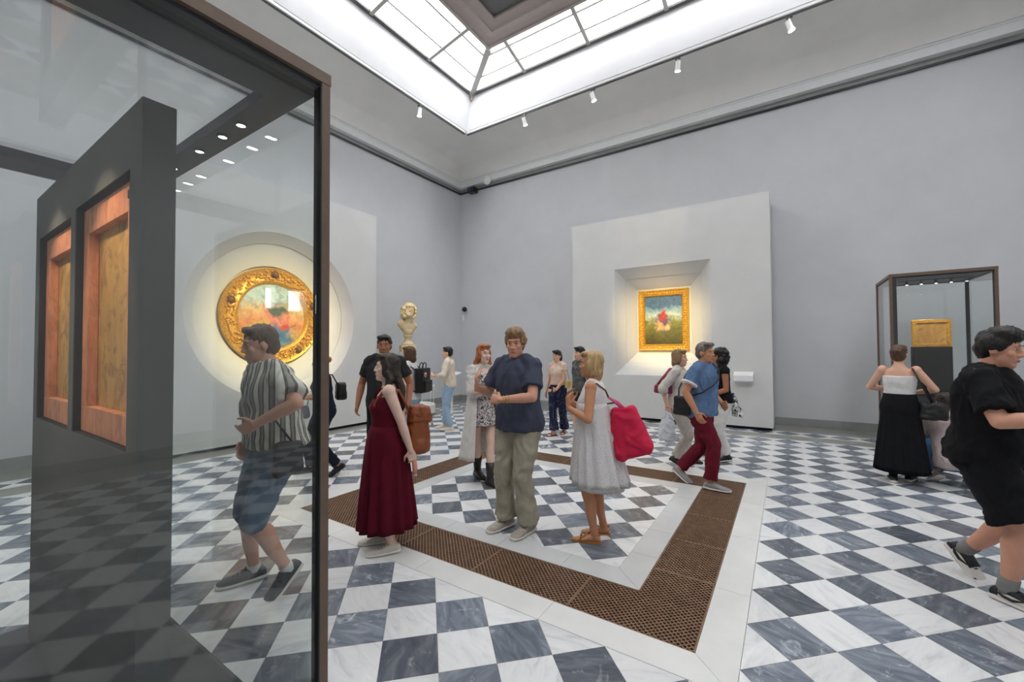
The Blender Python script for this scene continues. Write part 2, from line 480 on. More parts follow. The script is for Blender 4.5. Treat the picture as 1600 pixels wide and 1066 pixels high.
for i in range(-60, 60):
    for j in range(-60, 60):
        sq = [t2w(i, j), t2w(i + 1, j), t2w(i + 1, j + 1), t2w(i, j + 1)]
        cx = sum(p[0] for p in sq) / 4; cy = sum(p[1] for p in sq) / 4
        if cx < XL - .5 or cx > XR + .5 or cy < YF - .5 or cy > YB + .5: continue
        dark = (i + j) % 2 == 0
        polys = []
        inner = rclip(sq, IX0, IX1, IY0, IY1)
        if inner: polys.append(inner)
        else:
            main = rclip(sq, OX0, OX1, OY0, OY1)
            if main:
                if max(p[0] for p in main) <= FX0 + 1e-6 or min(p[0] for p in main) >= FX1 - 1e-6 or max(p[1] for p in main) <= FY0 + 1e-6 or min(p[1] for p in main) >= FY1 - 1e-6:
                    polys.append(main)
                else:
                    for z in ((-99, FX0, -99, 99), (FX1, 99, -99, 99), (FX0, FX1, -99, FY0), (FX0, FX1, FY1, 99)):
                        q = rclip(main, *z)
                        if q and area(q) > 1e-4: polys.append(q)
            # the row of diamonds between the two grey bands
            for z in ((SX0, XR, OY1 + GW, SY1), (SX0, OX0 - GW, YF, OY1 + GW)):
                q = rclip(sq, *z)
                if q and area(q) > 1e-4: polys.append(q)
        polys = [q for q in polys if area(q) > 2e-4]
        if polys: tiles.append((polys, dark))
def vis_area(polys):
    tot = 0
    for q in polys:
        pp = []
        for x, y in q:
            d = Vector((x, y, 0)) - CAM
            if d.dot(FWD) < .3: return 0
            u, v, _ = pix((x, y, 0)); pp.append((u, v))
        pp = rclip(pp, 0, 1600, 0, 1066)
        if pp: tot += area(pp)
    return tot
floor = MB()
# bedding under the tiles: everything but the grating pit, a little below the tile faces
zb = -.004
def frame_rects(x0, x1, y0, y1, a0, a1, b0, b1):
    return ((x0, a0, y0, y1), (a1, x1, y0, y1), (a0, a1, y0, b0), (a0, a1, b1, y1))
for (x0, x1, y0, y1) in frame_rects(XL, XR, YF, YB, GX0, GX1, GY0, GY1) + ((HX0, HX1, HY0, HY1),):
    floor.add([(x0, y0, zb), (x1, y0, zb), (x1, y1, zb), (x0, y1, zb)], [(0, 1, 2, 3)])
plain('grout', (150, 148, 144), .8, .1)
floor_o = struct(floor.build('floor', 'grout'), 'polished chequered floor of white and blue-grey marble tiles laid diagonally', 'floor')
def poly_mb(m, q, z=0.0, h=.01, gap=.0012):
    """a slab with its own edges, pulled in a little for the joint"""
    cx = sum(p[0] for p in q) / len(q); cy = sum(p[1] for p in q) / len(q)
    sg = sum(q[k][0] * q[(k + 1) % len(q)][1] - q[(k + 1) % len(q)][0] * q[k][1] for k in range(len(q)))
    if sg < 0: q = q[::-1]
    n = len(q); ins = []
    for k in range(n):
        p0, p1, p2 = Vector(q[k - 1]), Vector(q[k]), Vector(q[(k + 1) % n])
        d1 = (p1 - p0); d2 = (p2 - p1)
        if d1.length < 1e-6 or d2.length < 1e-6: ins.append(p1); continue
        n1 = Vector((-d1.y, d1.x)).normalized(); n2 = Vector((-d2.y, d2.x)).normalized()
        b = n1 + n2
        b = b.normalized() / max(.35, b.normalized().dot(n1)) if b.length > 1e-6 else n1
        ins.append(p1 + b * gap)
    m.add([(p.x, p.y, z - h) for p in ins] + [(p.x, p.y, z) for p in ins],
          [tuple(range(n, 2 * n))] + [(k, (k + 1) % n, n + (k + 1) % n, n + k) for k in range(n)])
    return len(q) + 1
def set_rnd(me, vals):
    a = me.attributes.new('rnd', 'FLOAT', 'FACE')
    a.data.foreach_set('value', vals)
tiles = sorted(tiles, key=lambda t: -vis_area(t[0]))
rest = {True: (MB(), []), False: (MB(), [])}
for k, (polys, dark) in enumerate(tiles):
    rv = random.random()
    if k < 300:
        m = MB(); n = sum(poly_mb(m, q, -.0004 * rv) for q in polys)
        me = m.mesh('tile'); set_rnd(me, [rv] * n)
        obj('tile', me, 'marble_grey' if dark else 'marble_white', floor_o)
    else:
        m, vals = rest[dark]; n = sum(poly_mb(m, q) for q in polys); vals += [rv] * n
for dark in (True, False):
    m, vals = rest[dark]; me = m.mesh('far_tiles'); set_rnd(me, vals)
    o = obj('far_tiles', me, 'marble_grey' if dark else 'marble_white', floor_o); o['kind'] = 'stuff'
# white border slabs round the grating: mitred corners, joints about 0.95 m apart
def border_run(p0, p1, w, inward, n, name, mat, m0=1, m1=1):
    """slabs along p0->p1; inward = unit normal on which side the width lies; mitred ends when m0/m1"""
    p0, p1, nv = Vector(p0), Vector(p1), Vector(inward)
    d = (p1 - p0).normalized(); L = (p1 - p0).length
    for k in range(n):
        a, b = L * k / n, L * (k + 1) / n
        q = [p0 + d * a, p0 + d * b, p0 + d * (b - (w * m1 if k == n - 1 else 0)) + nv * w, p0 + d * (a + (w * m0 if k == 0 else 0)) + nv * w]
        m = MB(); poly_mb(m, [tuple(p) for p in q], .0005, .01, .001)
        me = m.mesh('border_slab'); set_rnd(me, [random.random()] * 5)
        obj(name, me, mat, floor_o)
plain('white_slab_inner', (206, 208, 208), .26, .06, 2.5)
for (x0, x1, y0, y1, n1, n2, bm_) in ((FX0, FX1, FY0, FY1, 4, 4, 'white_slab'), (HX0, HX1, HY0, HY1, 5, 5, 'white_slab_inner')):
    border_run((x0, y0), (x1, y0), D2, (0, 1), n1, 'border_slab', bm_)
    border_run((x1, y0), (x1, y1), D2, (-1, 0), n2, 'border_slab', bm_)
    border_run((x1, y1), (x0, y1), D2, (0, -1), n1, 'border_slab', bm_)
    border_run((x0, y1), (x0, y0), D2, (1, 0), n2, 'border_slab', bm_)
# grey bands along the left and the back wall
bandrow = [((OX0 - GW, OY1 + GW), (OX1, OY1 + GW), GW, (0, -1), 14, 0, 0), ((OX0 - GW, YF), (OX0 - GW, OY1), GW, (1, 0), 12, 0, 0),
           ((XL, YB), (OX1, YB), YB - SY1, (0, -1), 12, 0, 0), ((XL, YF), (XL, SY1), SX0 - XL, (1, 0), 12, 0, 0)]
for p0, p1, w, nv, n, a, b in bandrow:
    border_run(p0, p1, w, nv, n, 'band_slab', 'band_grey', a, b)
# skirting of grey stone slabs
def skirting(name, p0, p1, nv, n, label):
    root = None; d = (Vector(p1) - Vector(p0)); nv = Vector(nv)
    root = struct(MB().bar(Vector((*p0, .05)) + Vector((*nv, 0)) * .012, Vector((*p1, .05)) + Vector((*nv, 0)) * .012, .012, .10).build(name, 'grout'), label, 'baseboard')
    for k in range(n):
        a = Vector(p0) + d * (k / n) + d.normalized() * .001; b = Vector(p0) + d * ((k + 1) / n) - d.normalized() * .001
        MB().bar(Vector((*a, .085)) + Vector((*nv, 0)) * .018, Vector((*b, .085)) + Vector((*nv, 0)) * .018, .03, .17).build('skirting_slab', 'stone_grey', root)
skirting('baseboard_back', (XL, YB), (XR, YB), (0, -1), 14, 'grey stone skirting along the back wall')
skirting('baseboard_left', (XL, YF), (XL, YB), (1, 0), 13, 'grey stone skirting along the left wall')

skirting('baseboard_right', (XR, YF), (XR, YB), (-1, 0), 13, 'grey stone skirting along the wall right of the camera')
skirting('baseboard_front', (XL, YF), (XR, YF), (0, 1), 14, 'grey stone skirting along the wall behind the camera')

# ------------------------------------------------------------------ floor grating
plain('bronze', (146, 116, 92), .45, .18, 14., metal=.35)
plain('pit_dark', (22, 18, 15), .9, .2)
gr = thing('floor_grating', ((GX0 + GX1) / 2, (GY0 + GY1) / 2, 0), 'brown metal lattice grating set as a rectangular ring in the marble floor', 'grating')
def lattice(m, x0, y0, L, Wd, edges='lrbt'):
    """frame and diagonal bars of one grating rectangle"""
    e = .008; z0, z1 = -.013, -.001
    if 'b' in edges: m.box(x0, x0 + L, y0, y0 + e, z0, z1)
    if 't' in edges: m.box(x0, x0 + L, y0 + Wd - e, y0 + Wd, z0, z1)
    if 'l' in edges: m.box(x0, x0 + e, y0, y0 + Wd, z0, z1)
    if 'r' in edges: m.box(x0 + L - e, x0 + L, y0, y0 + Wd, z0, z1)
    p = .0348; w = .0062
    for sgn in (1, -1):
        # lines y = sgn * (x - c), phase fixed in the room so neighbours line up
        c = math.floor((x0 - sgn * y0 - 3) / p) * p
        while c < x0 + L + abs(y0) + Wd + 8:
            c += p
            xa, xb = (c + sgn * y0, c + sgn * (y0 + Wd))
            a, b = max(x0, min(xa, xb)), min(x0 + L, max(xa, xb))
            if b - a < .008: continue
            dz = 0 if sgn == 1 else -.0004
            m.bar((a, sgn * (a - c), (z0 + z1) / 2 + dz), (b, sgn * (b - c), (z0 + z1) / 2 + dz), w, z1 - z0 - .002)
    return m
def gpanel(*rects):
    m = MB()
    for q in rects: lattice(m, *q)
    W(m.build('grating_panel', 'bronze', gr))
bx = [GX0, -3.46, -2.698, -1.949, -1.184, GX1]
by = [GY0 + GW, 3.157, 3.735, 4.383, 5.015, GY1 - GW]
g = .001
for k in range(5):
    L = bx[k + 1] - bx[k] - 2 * g
    # the corner panels are L-shaped: they run on along the side runs as far as the first joint
    if k == 4: gpanel((bx[k] + g, GY0 + g, L, GW - g, 'lrb'), (GX1 - GW, GY0 + GW, GW - g, by[1] - by[0] - g, 'lrt'))
    elif k == 0: gpanel((bx[k] + g, GY0 + g, L, GW - g, 'lrb'), (GX0 + g, GY0 + GW, GW - g, by[1] - by[0] - g, 'lrt'))
    else: gpanel((bx[k] + g, GY0 + g, L, GW - 2 * g))
    if k == 4: gpanel((bx[k] + g, GY1 - GW, L, GW - g, 'lrt'), (GX1 - GW, by[4] + g, GW - g, by[5] - by[4] - g, 'lrb'))
    elif k == 0: gpanel((bx[k] + g, GY1 - GW, L, GW - g, 'lrt'), (GX0 + g, by[4] + g, GW - g, by[5] - by[4] - g, 'lrb'))
    else: gpanel((bx[k] + g, GY1 - GW + g, L, GW - 2 * g))
for k in (1, 2, 3):
    for x in (GX1 - GW, GX0):
        gpanel((x + g, by[k] + g, GW - 2 * g, by[k + 1] - by[k] - 2 * g))
for y_, s_ in ((GY0 + GW, -1), (GY1 - GW, 1)):
    for xa, xb in ((bx[4], GX1 - GW), (GX0 + GW, bx[1])):
        W(MB().box(xa, xb, min(y_, y_ + s_ * .008), max(y_, y_ + s_ * .008), -.013, -.001).build('edge_bar', 'bronze', gr))
pit = MB()
for (x0, x1, y0, y1) in frame_rects(GX0, GX1, GY0, GY1, HX0, HX1, HY0, HY1):
    pit.add([(x0, y0, -.2), (x1, y0, -.2), (x1, y1, -.2), (x0, y1, -.2)], [(0, 1, 2, 3)])
for q, dz in (((GX0, GX1, GY0, GY1), 1), ((HX0, HX1, HY0, HY1), -1)):
    pit.rings([rect(*q, -.2), rect(*q, -.0005)], cap=False)
W(pit.build('pit', 'pit_dark', gr))
# ------------------------------------------------------------------ voxel union helper
def union_mesh(mb, voxel, smooth=2, target=None, name='m'):
    """closed overlapping shapes -> one continuous skin"""
    me = mb.mesh(name); bm = bmesh.new(); bm.from_mesh(me)
    bmesh.ops.recalc_face_normals(bm, faces=bm.faces); bm.to_mesh(me); bm.free()
    o = bpy.data.objects.new('tmp', me); COL.objects.link(o)
    r = o.modifiers.new('r', 'REMESH'); r.mode = 'VOXEL'; r.voxel_size = voxel
    if smooth:
        s = o.modifiers.new('s', 'SMOOTH'); s.factor = .5; s.iterations = smooth
    if target:
        d = o.modifiers.new('d', 'DECIMATE'); d.ratio = target
    dg = bpy.context.evaluated_depsgraph_get()
    out = bpy.data.meshes.new_from_object(o.evaluated_get(dg))
    bpy.data.objects.remove(o); bpy.data.meshes.remove(me)
    out.name = name; out.shade_smooth()
    return out

# ------------------------------------------------------------------ materials of the displays
plain('gold', (226, 172, 70), .36, .30, 30., bump=.3, bscale=40., metal=.55)
plain('gold_dark', (120, 84, 34), .5, .3, 40., metal=.4)
plain('case_bronze', (112, 94, 80), .42, .08, 20., metal=.2)
plain('case_dark', (52, 54, 58), .45, .05, 6.)
plain('slab_grey', (84, 85, 82), .75, .04, 5.)
plain('seal_black', (12, 12, 13), .5, 0)
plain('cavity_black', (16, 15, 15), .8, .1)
plain('ivory', (226, 204, 158), .55, .10, 9., bump=.12, bscale=30.)
plain('drum_white', (222, 222, 220), .5, .03)
plain('label_white', (238, 238, 238), .5, .02)
plain('fixture_white', (232, 232, 230), .4, .02)
plain('fixture_grey', (96, 96, 96), .4, .05)
plain('device_black', (26, 28, 32), .35, .1)
plain('device_blue', (40, 70, 110), .3, .2)
emit('led', (1.0, .93, .82), 14.0)
emit('lamp_lens', (1.0, .95, .85), 10.0)
def wood_mat(name, c1, c2, c3_, sx=(3, 40, 3), stain=0.0):
    mt, nt, b = base(name)
    tc = nt.add('ShaderNodeTexCoord'); mp = nt.add('ShaderNodeMapping'); mp.inputs['Scale'].default_value = sx
    nt.link(tc.outputs['Object'], mp.inputs[0])
    n1 = nt.add('ShaderNodeTexNoise', Scale=2.0, Detail=7.0, Roughness=.65, Distortion=.6); nt.link(mp.outputs[0], n1.inputs['Vector'])
    a = ramp(nt, n1.outputs['Fac'], [(.3, c3(c1)), (.5, c3(c2)), (.72, c3(c3_))])
    n2 = nt.add('ShaderNodeTexNoise', Scale=7.0, Detail=8.0, Roughness=.7, Distortion=1.5); nt.link(tc.outputs['Object'], n2.inputs['Vector'])
    v = ramp(nt, n2.outputs['Fac'], [(.50, (0, 0, 0)), (.60, (stain, stain, stain))])
    mx = nt.add('ShaderNodeMix', _data_type='RGBA'); nt.link(v, mx.inputs[0]); nt.link(a, mx.inputs[6]); mx.inputs[7].default_value = (*c3((92, 60, 28)), 1)
    nt.link(mx.outputs[2], b.inputs['Base Color']); b.inputs['Roughness'].default_value = .55
    return mt
wood_mat('frame_wood', (176, 108, 74), (204, 134, 96), (218, 156, 120), (18, 18, 3), .30)
wood_mat('old_panel', (158, 116, 54), (190, 146, 76), (206, 166, 98), (5, 5, 1.6), .45)
def picture_mat(name, kind):
    """a generic soft colour field standing in for the painted surface"""
    mt, nt, b = base(name)
    tc = nt.add('ShaderNodeTexCoord')
    n1 = nt.add('ShaderNodeTexNoise', Scale=3.2, Detail=5.0, Roughness=.6, Distortion=.8); nt.link(tc.outputs['Generated'], n1.inputs['Vector'])
    sp = nt.add('ShaderNodeSeparateXYZ'); nt.link(tc.outputs['Generated'], sp.inputs[0])
    ad = nt.add('ShaderNodeMath', _operation='MULTIPLY_ADD'); nt.link(n1.outputs['Fac'], ad.inputs[0]); ad.inputs[1].default_value = .42; nt.link(sp.outputs['Z'], ad.inputs[2])
    if kind == 'land':
        a = ramp(nt, ad.outputs[0], [(.20, c3((58, 50, 22))), (.45, c3((96, 92, 34))), (.66, c3((124, 128, 58))), (.80, c3((186, 200, 190))), (.95, c3((110, 150, 176))), (1.0, c3((60, 100, 140)))])
        n2 = nt.add('ShaderNodeTexNoise', Scale=5.0, Detail=6.0, Distortion=.8); nt.link(tc.outputs['Generated'], n2.inputs['Vector'])
        blobs = [((.50, .45), .24, (38, 66, 120)), ((.50, .60), .13, (176, 40, 30)), ((.38, .38), .13, (226, 170, 110)), ((.60, .36), .12, (230, 180, 122))]
    else:
        a = ramp(nt, ad.outputs[0], [(.25, c3((104, 126, 140))), (.45, c3((190, 160, 96))), (.62, c3((204, 128, 84))), (.80, c3((214, 176, 120))), (.98, c3((176, 200, 206)))])
        n2 = nt.add('ShaderNodeTexNoise', Scale=5.0, Detail=6.0, Distortion=.8); nt.link(tc.outputs['Generated'], n2.inputs['Vector'])
        blobs = [((.52, .46), .24, (214, 130, 110)), ((.60, .62), .14, (70, 90, 80)), ((.62, .22), .20, (60, 110, 150)), ((.66, .36), .09, (196, 60, 44)), ((.34, .30), .15, (190, 170, 70))]
    hx = 'X' if kind == 'land' else 'Y'
    cur = a
    for (c, r, col) in blobs:
        vm = nt.add('ShaderNodeCombineXYZ'); nt.link(sp.outputs[hx], vm.inputs[0]); nt.link(sp.outputs['Z'], vm.inputs[1])
        wob = nt.add('ShaderNodeVectorMath', _operation='SCALE'); wob.inputs['Scale'].default_value = .40
        nt.link(n2.outputs['Color'], wob.inputs[0])
        ad2 = nt.add('ShaderNodeVectorMath', _operation='ADD'); nt.link(vm.outputs[0], ad2.inputs[0]); nt.link(wob.outputs[0], ad2.inputs[1])
        fl = nt.add('ShaderNodeVectorMath', _operation='MULTIPLY'); nt.link(ad2.outputs[0], fl.inputs[0]); fl.inputs[1].default_value = (1, 1, 0)
        ds = nt.add('ShaderNodeVectorMath', _operation='DISTANCE'); nt.link(fl.outputs[0], ds.inputs[0]); ds.inputs[1].default_value = (c[0] + .20, c[1] + .20, 0)
        k = ramp(nt, ds.outputs['Value'], [(r * .40, (1, 1, 1)), (r * 1.1, (0, 0, 0))])
        mx = nt.add('ShaderNodeMix', _data_type='RGBA'); nt.link(k, mx.inputs[0]); nt.link(cur, mx.inputs[6]); mx.inputs[7].default_value = (*c3(col), 1)
        cur = mx.outputs[2]
    n3 = nt.add('ShaderNodeTexNoise', Scale=11.0, Detail=7.0, Roughness=.7, Distortion=1.0); nt.link(tc.outputs['Generated'], n3.inputs['Vector'])
    dk = ramp(nt, n3.outputs['Fac'], [(.32, (.30, .28, .26)), (.52, (.95, .95, .93)), (.75, (1.25, 1.2, 1.1))])
    mm = nt.add('ShaderNodeMix', _data_type='RGBA', _blend_type='MULTIPLY'); mm.inputs[0].default_value = .8; nt.link(cur, mm.inputs[6]); nt.link(dk, mm.inputs[7])
    nt.link(mm.outputs[2], b.inputs['Base Color']); b.inputs['Roughness'].default_value = .45
    return mt
picture_mat('picture_landscape', 'land'); picture_mat('picture_round', 'round')

def spot(name, loc, aim, power, col, size=40, blend=.6, rad=.03, parent=None):
    l = bpy.data.lights.new(name, 'SPOT'); l.energy = power; l.color = col; l.spot_size = R(size); l.spot_blend = blend; l.shadow_soft_size = rad
    o = bpy.data.objects.new(name, l); COL.objects.link(o)
    o.location = loc; o.rotation_euler = (Vector(aim) - Vector(loc)).to_track_quat('-Z', 'Y').to_euler()
    if parent is not None:
        o.parent = parent; o.matrix_parent_inverse = (Matrix.Translation(parent.location) @ parent.rotation_euler.to_matrix().to_4x4()).inverted()
    return o
WARM = (1.0, .80, .50)

# ------------------------------------------------------------------ wall panel with the square niche
PY = 9.55
px0, px1, pz1 = -4.455, -0.24, 4.70
n0 = (-3.39, -1.31, 1.02, 3.50); n1 = (-3.19, -1.53, 1.28, 3.28); n2 = (-3.00, -1.79, 1.53, 3.035)
pan = thing('display_wall', ((px0 + px1) / 2, PY + .4, 0), 'pale grey free-standing display wall with a splayed square niche', 'display wall')
m = MB()
def rz(q, y): return [(q[0], y, q[2]), (q[1], y, q[2]), (q[1], y, q[3]), (q[0], y, q[3])]
full = (px0, px1, .06, pz1)
# front face round the opening, sides and top
m.rings([[Vector(v) for v in rz(full, PY)], [Vector(v) for v in rz(n0, PY)]], cap=False)
m.rings([[Vector(v) for v in rz(full, YB - .06)], [Vector(v) for v in rz(full, PY)]], cap=False)
W(m.build('wall_body', 'panel_paint', pan))
W(MB().rings([[Vector(v) for v in rz(n0, PY)], [Vector(v) for v in rz(n1, PY + .24)]], cap=False).build('outer_splay', 'panel_paint', pan))
g1 = (n1[0] + .012, n1[1] - .012, n1[2] + .012, n1[3] - .012)
W(MB().rings([[Vector(v) for v in rz(n1, PY + .24)], [Vector(v) for v in rz(n1, PY + .27)], [Vector(v) for v in rz(g1, PY + .27)], [Vector(v) for v in rz(n2, PY + .52)]], cap=False).add(rz(n2, PY + .52), [(0, 1, 2, 3)]).build('inner_splay', 'panel_paint', pan))
W(MB().box(px0 + .03, px1 - .03, PY + .05, YB - .06, 0.001, .06).build('shadow_gap', 'black_gap', pan))
# picture in a carved gold frame
def carved_bar(mb, a, b, inward, w, y):
    """row of small carved bosses and leaves along a frame member"""
    a, b = Vector(a), Vector(b); L = (b - a).length; d = (b - a).normalized(); nv = Vector(inward)
    n = int(L / .052)
    for k in range(n):
        c = a + d * ((k + .5) * L / n) + nv * (w * .52)
        mb.ball(c + Vector((0, y, 0)), (.022 if abs(d.x) > .5 else .030, .020, .030 if abs(d.x) > .5 else .022), 8, 5)
        mb.ball(c - nv * (w * .32) + Vector((0, y + .004, 0)) + d * (.5 * L / n), .012, 6, 4)
        mb.ball(c + nv * (w * .34) + Vector((0, y + .006, 0)), .011, 6, 4)
fx0, fx1, fz0, fz1 = -2.96, -1.83, 1.575, 2.995
FYp = PY + .52
pic = thing('framed_picture', ((fx0 + fx1) / 2, FYp - .04, fz0), 'rectangular painting in a carved gold frame inside the square niche', 'painting')
prof = [(0, 0), (0, -.06), (.02, -.075), (.05, -.06), (.10, -.055), (.125, -.07), (.145, -.045), (.155, -.02)]
rs = [[Vector((fx0 + d, FYp - .004 + y, fz0 + d)), Vector((fx1 - d, FYp - .004 + y, fz0 + d)), Vector((fx1 - d, FYp - .004 + y, fz1 - d)), Vector((fx0 + d, FYp - .004 + y, fz1 - d))] for d, y in prof]
fr = W(MB().rings(rs, cap=False).build('picture_frame', 'gold', pic))
cv = MB(); w = .15
carved_bar(cv, (fx0, FYp, fz0), (fx1, FYp, fz0), (0, 0, 1), w, -.062); carved_bar(cv, (fx0, FYp, fz1), (fx1, FYp, fz1), (0, 0, -1), w, -.062)
carved_bar(cv, (fx0, FYp, fz0), (fx0, FYp, fz1), (1, 0, 0), w, -.062); carved_bar(cv, (fx1, FYp, fz0), (fx1, FYp, fz1), (-1, 0, 0), w, -.062)
o = cv.build('carving', 'gold', fr, smooth=True); o['kind'] = 'stuff'
W(MB().box(fx0 + .15, fx1 - .15, FYp - .022, FYp - .005, fz0 + .15, fz1 - .15).build('canvas', 'picture_landscape', pic))
# label shelf on the panel
lab = thing('label_shelf', (-.73, PY - .1, .93), 'small white label ledge fixed low on the display wall by its right edge', 'label')
W(MB().add([(-.90, PY, .93), (-.56, PY, .93), (-.56, PY - .17, .97), (-.90, PY - .17, .97), (-.90, PY, 1.15), (-.56, PY, 1.15), (-.56, PY - .17, 1.08), (-.90, PY - .17, 1.08)],
           [(0, 1, 2, 3), (7, 6, 5, 4), (0, 4, 5, 1), (3, 2, 6, 7), (0, 3, 7, 4), (1, 5, 6, 2)]).build('ledge', 'label_white', lab, bevel=.004, fixn=True))
W(MB().add([(-.88, PY - .012, 1.147), (-.58, PY - .012, 1.147), (-.58, PY - .155, 1.089), (-.88, PY - .155, 1.089)], [(0, 3, 2, 1)]).build('label_card', 'fixture_white', lab))

# ------------------------------------------------------------------ wall panel with the round niche
LX = -7.70
CY, CZ = 4.05, 2.26
ly0, ly1, lz1 = 1.97, 6.14, 4.65
rw_ = thing('display_wall', (LX - .5, CY, 0), 'pale grey free-standing display wall with a round splayed niche', 'display wall')
NS = 96
def circ(r, x): return [Vector((x, CY + r * math.cos(2 * math.pi * k / NS), CZ + r * math.sin(2 * math.pi * k / NS))) for k in range(NS)]
def sq_ring(x):
    out = []
    for k in range(NS):
        a = 2 * math.pi * k / NS; dy, dz = math.cos(a), math.sin(a)
        t = 1e9
        if dy > 1e-6: t = min(t, (ly1 - CY) / dy)
        if dy < -1e-6: t = min(t, (ly0 - CY) / dy)
        if dz > 1e-6: t = min(t, (lz1 - CZ) / dz)
        if dz < -1e-6: t = min(t, (.06 - CZ) / dz)
        out.append(Vector((x, CY + dy * t, CZ + dz * t)))
    # snap the nearest samples onto the true corners
    for cy, cz in ((ly0, .06), (ly1, .06), (ly0, lz1), (ly1, lz1)):
        k = min(range(NS), key=lambda q: (out[q].y - cy) ** 2 + (out[q].z - cz) ** 2); out[k] = Vector((x, cy, cz))
    return out
W(MB().rings([sq_ring(XL + .04), sq_ring(LX), circ(1.51, LX)], cap=False).build('wall_body', 'panel_paint', rw_))
W(autosmooth(MB().rings([circ(1.51, LX), circ(1.33, LX - .16)], cap=False).build('outer_splay', 'panel_paint', rw_)))
b_ = autosmooth(MB().rings([circ(1.33, LX - .16), circ(1.33, LX - .19), circ(1.315, LX - .19), circ(.94, LX - .34), circ(.94, LX - .42)], cap=False).add(circ(.95, LX - .40), [tuple(range(NS))]).build('inner_splay', 'panel_paint', rw_)); W(b_)
W(MB().box(XL + .04, LX - .05, ly0 + .03, ly1 - .03, 0.001, .06).build('shadow_gap', 'black_gap', rw_))
rp = thing('round_picture', (LX - .33, CY, CZ - .9), 'round painting in a broad carved gold frame inside the round niche', 'painting')
fx = LX - .36
prof = [(.905, fx), (.905, fx + .07), (.885, fx + .10), (.85, fx + .085), (.70, fx + .075), (.655, fx + .10), (.62, fx + .085), (.60, fx + .03)]
fr = W(autosmooth(MB().rings([circ(r, x) for r, x in prof], cap=False).build('round_frame', 'gold', rp), 50))
cv = MB()
for k in range(340):
    a = 2 * math.pi * (k + random.random() * .6) / 340; r = random.choice((.70, .745, .79, .835)) + random.uniform(-.012, .012)
    e1, e2 = random.uniform(.016, .042), random.uniform(.014, .026)
    cv.ball((fx + .092, CY + r * math.cos(a), CZ + r * math.sin(a)), (.026, e1, e2), 8, 5, Matrix.Rotation(random.uniform(0, 3.1), 3, 'X'))
for k in range(110):
    a = 2 * math.pi * k / 110
    cv.ball((fx + .098, CY + .885 * math.cos(a), CZ + .885 * math.sin(a)), .013, 6, 4); cv.ball((fx + .10, CY + .655 * math.cos(a), CZ + .655 * math.sin(a)), .011, 6, 4)
o = cv.build('carving', 'gold', fr, smooth=True); o['kind'] = 'stuff'
for k in range(5):
    a = math.pi / 2 + 2 * math.pi * k / 5
    W_c = Vector((fx + .11, CY + .775 * math.cos(a), CZ + .775 * math.sin(a)))
    bs = MB(); bs.ball(W_c, (.05, .058, .062), 12, 8); bs.ball(W_c + Vector((-.01, 0, .01)), (.04, .072, .07), 12, 8); bs.build('boss', 'gold_dark', fr, smooth=True)
W(MB().rings([circ(.605, fx + .03), circ(.605, fx + .01)], cap=True).build('painted_disc', 'picture_round', rp))

# ------------------------------------------------------------------ bust on its round platform
BX, BY = -8.00, 7.35
dr = thing('round_platform', (BX, BY, 0), 'round white platform with a low ring barrier under the marble bust', 'platform')
autosmooth(MB().lathe([(0, .05), (.64, .05), (.68, .055), (.68, .25), (.67, .26), (0, .26)], 64).build('drum', 'drum_white', dr))
MB().lathe([(0, .0), (.60, .0), (.60, .05), (0, .05)], 48).build('shadow_gap', 'black_gap', dr)
rg = MB(); pts = [Vector((.66 * math.cos(2 * math.pi * k / 48), .66 * math.sin(2 * math.pi * k / 48), .72)) for k in range(49)]
rg.tube(pts, .011, 8, cap=False); rg.build('ring_rail', 'fixture_white', dr, smooth=True)
for k in range(8):
    a = 2 * math.pi * (k + .3) / 8; MB().tube([(.66 * math.cos(a), .66 * math.sin(a), .258), (.66 * math.cos(a), .66 * math.sin(a), .72)], .007, 8).build('rail_post', 'fixture_white', dr, smooth=True)
col = thing('pedestal', (BX, BY, .26), 'round cream column pedestal carrying the marble bust', 'pedestal')
autosmooth(MB().lathe([(0, 0), (.25, 0), (.25, .08), (.21, .12), (.19, .16), (.185, 1.18), (.21, 1.22), (.24, 1.26), (.24, 1.32), (0, 1.32)], 40).build('column', 'drum_white', col))
bz = 1.58
bu = thing('marble_bust', (BX, BY, bz), 'curly-haired marble bust tilted back on a small socle, warmly lit', 'bust', rz=0)
faceang = math.atan2(-BY, -BX)          # towards the room
mb = MB()
def bl(x, y, z, r): mb.ball((x, y, z), r, 20, 14)
# local frame: -y faces out, x to the viewer's right
bl(0, .0, .62, (.20, .14, .15)); bl(-.15, .0, .70, (.11, .11, .10)); bl(.14, .0, .66, (.10, .11, .10)); bl(0, -.03, .53, (.14, .11, .12)); bl(0, 0, .50, (.10, .09, .10))
mb.tube([(0, .01, .68), (.005, -.01, .78), (.01, -.03, .90)], [.125, .105, .105], 18)
Mh = Matrix.Rotation(R(-22), 3, 'X') @ Matrix.Rotation(R(16), 3, 'Y')
hc = Vector((.01, -.05, .985))
def hb(x, y, z, r): mb.ball(hc + Mh @ (Vector((x, y, z)) * 1.18), tuple(q * 1.18 for q in r) if isinstance(r, tuple) else r, 18, 12, Mh)
hb(0, 0, 0, (.115, .14, .155)); hb(0, -.06, -.09, (.075, .085, .075)); hb(0, -.145, -.01, (.02, .03, .045)); hb(0, -.125, -.065, (.04, .022, .016)); hb(0, -.118, -.12, (.04, .03, .03)); hb(0, -.12, .055, (.08, .03, .02))
hb(-.05, -.115, .025, (.025, .02, .014)); hb(.05, -.115, .025, (.025, .02, .014))
bust = obj('bust_body', union_mesh(mb, .010, 2, name='bust_body'), 'ivory', bu)
mb = MB(); random.seed(3)
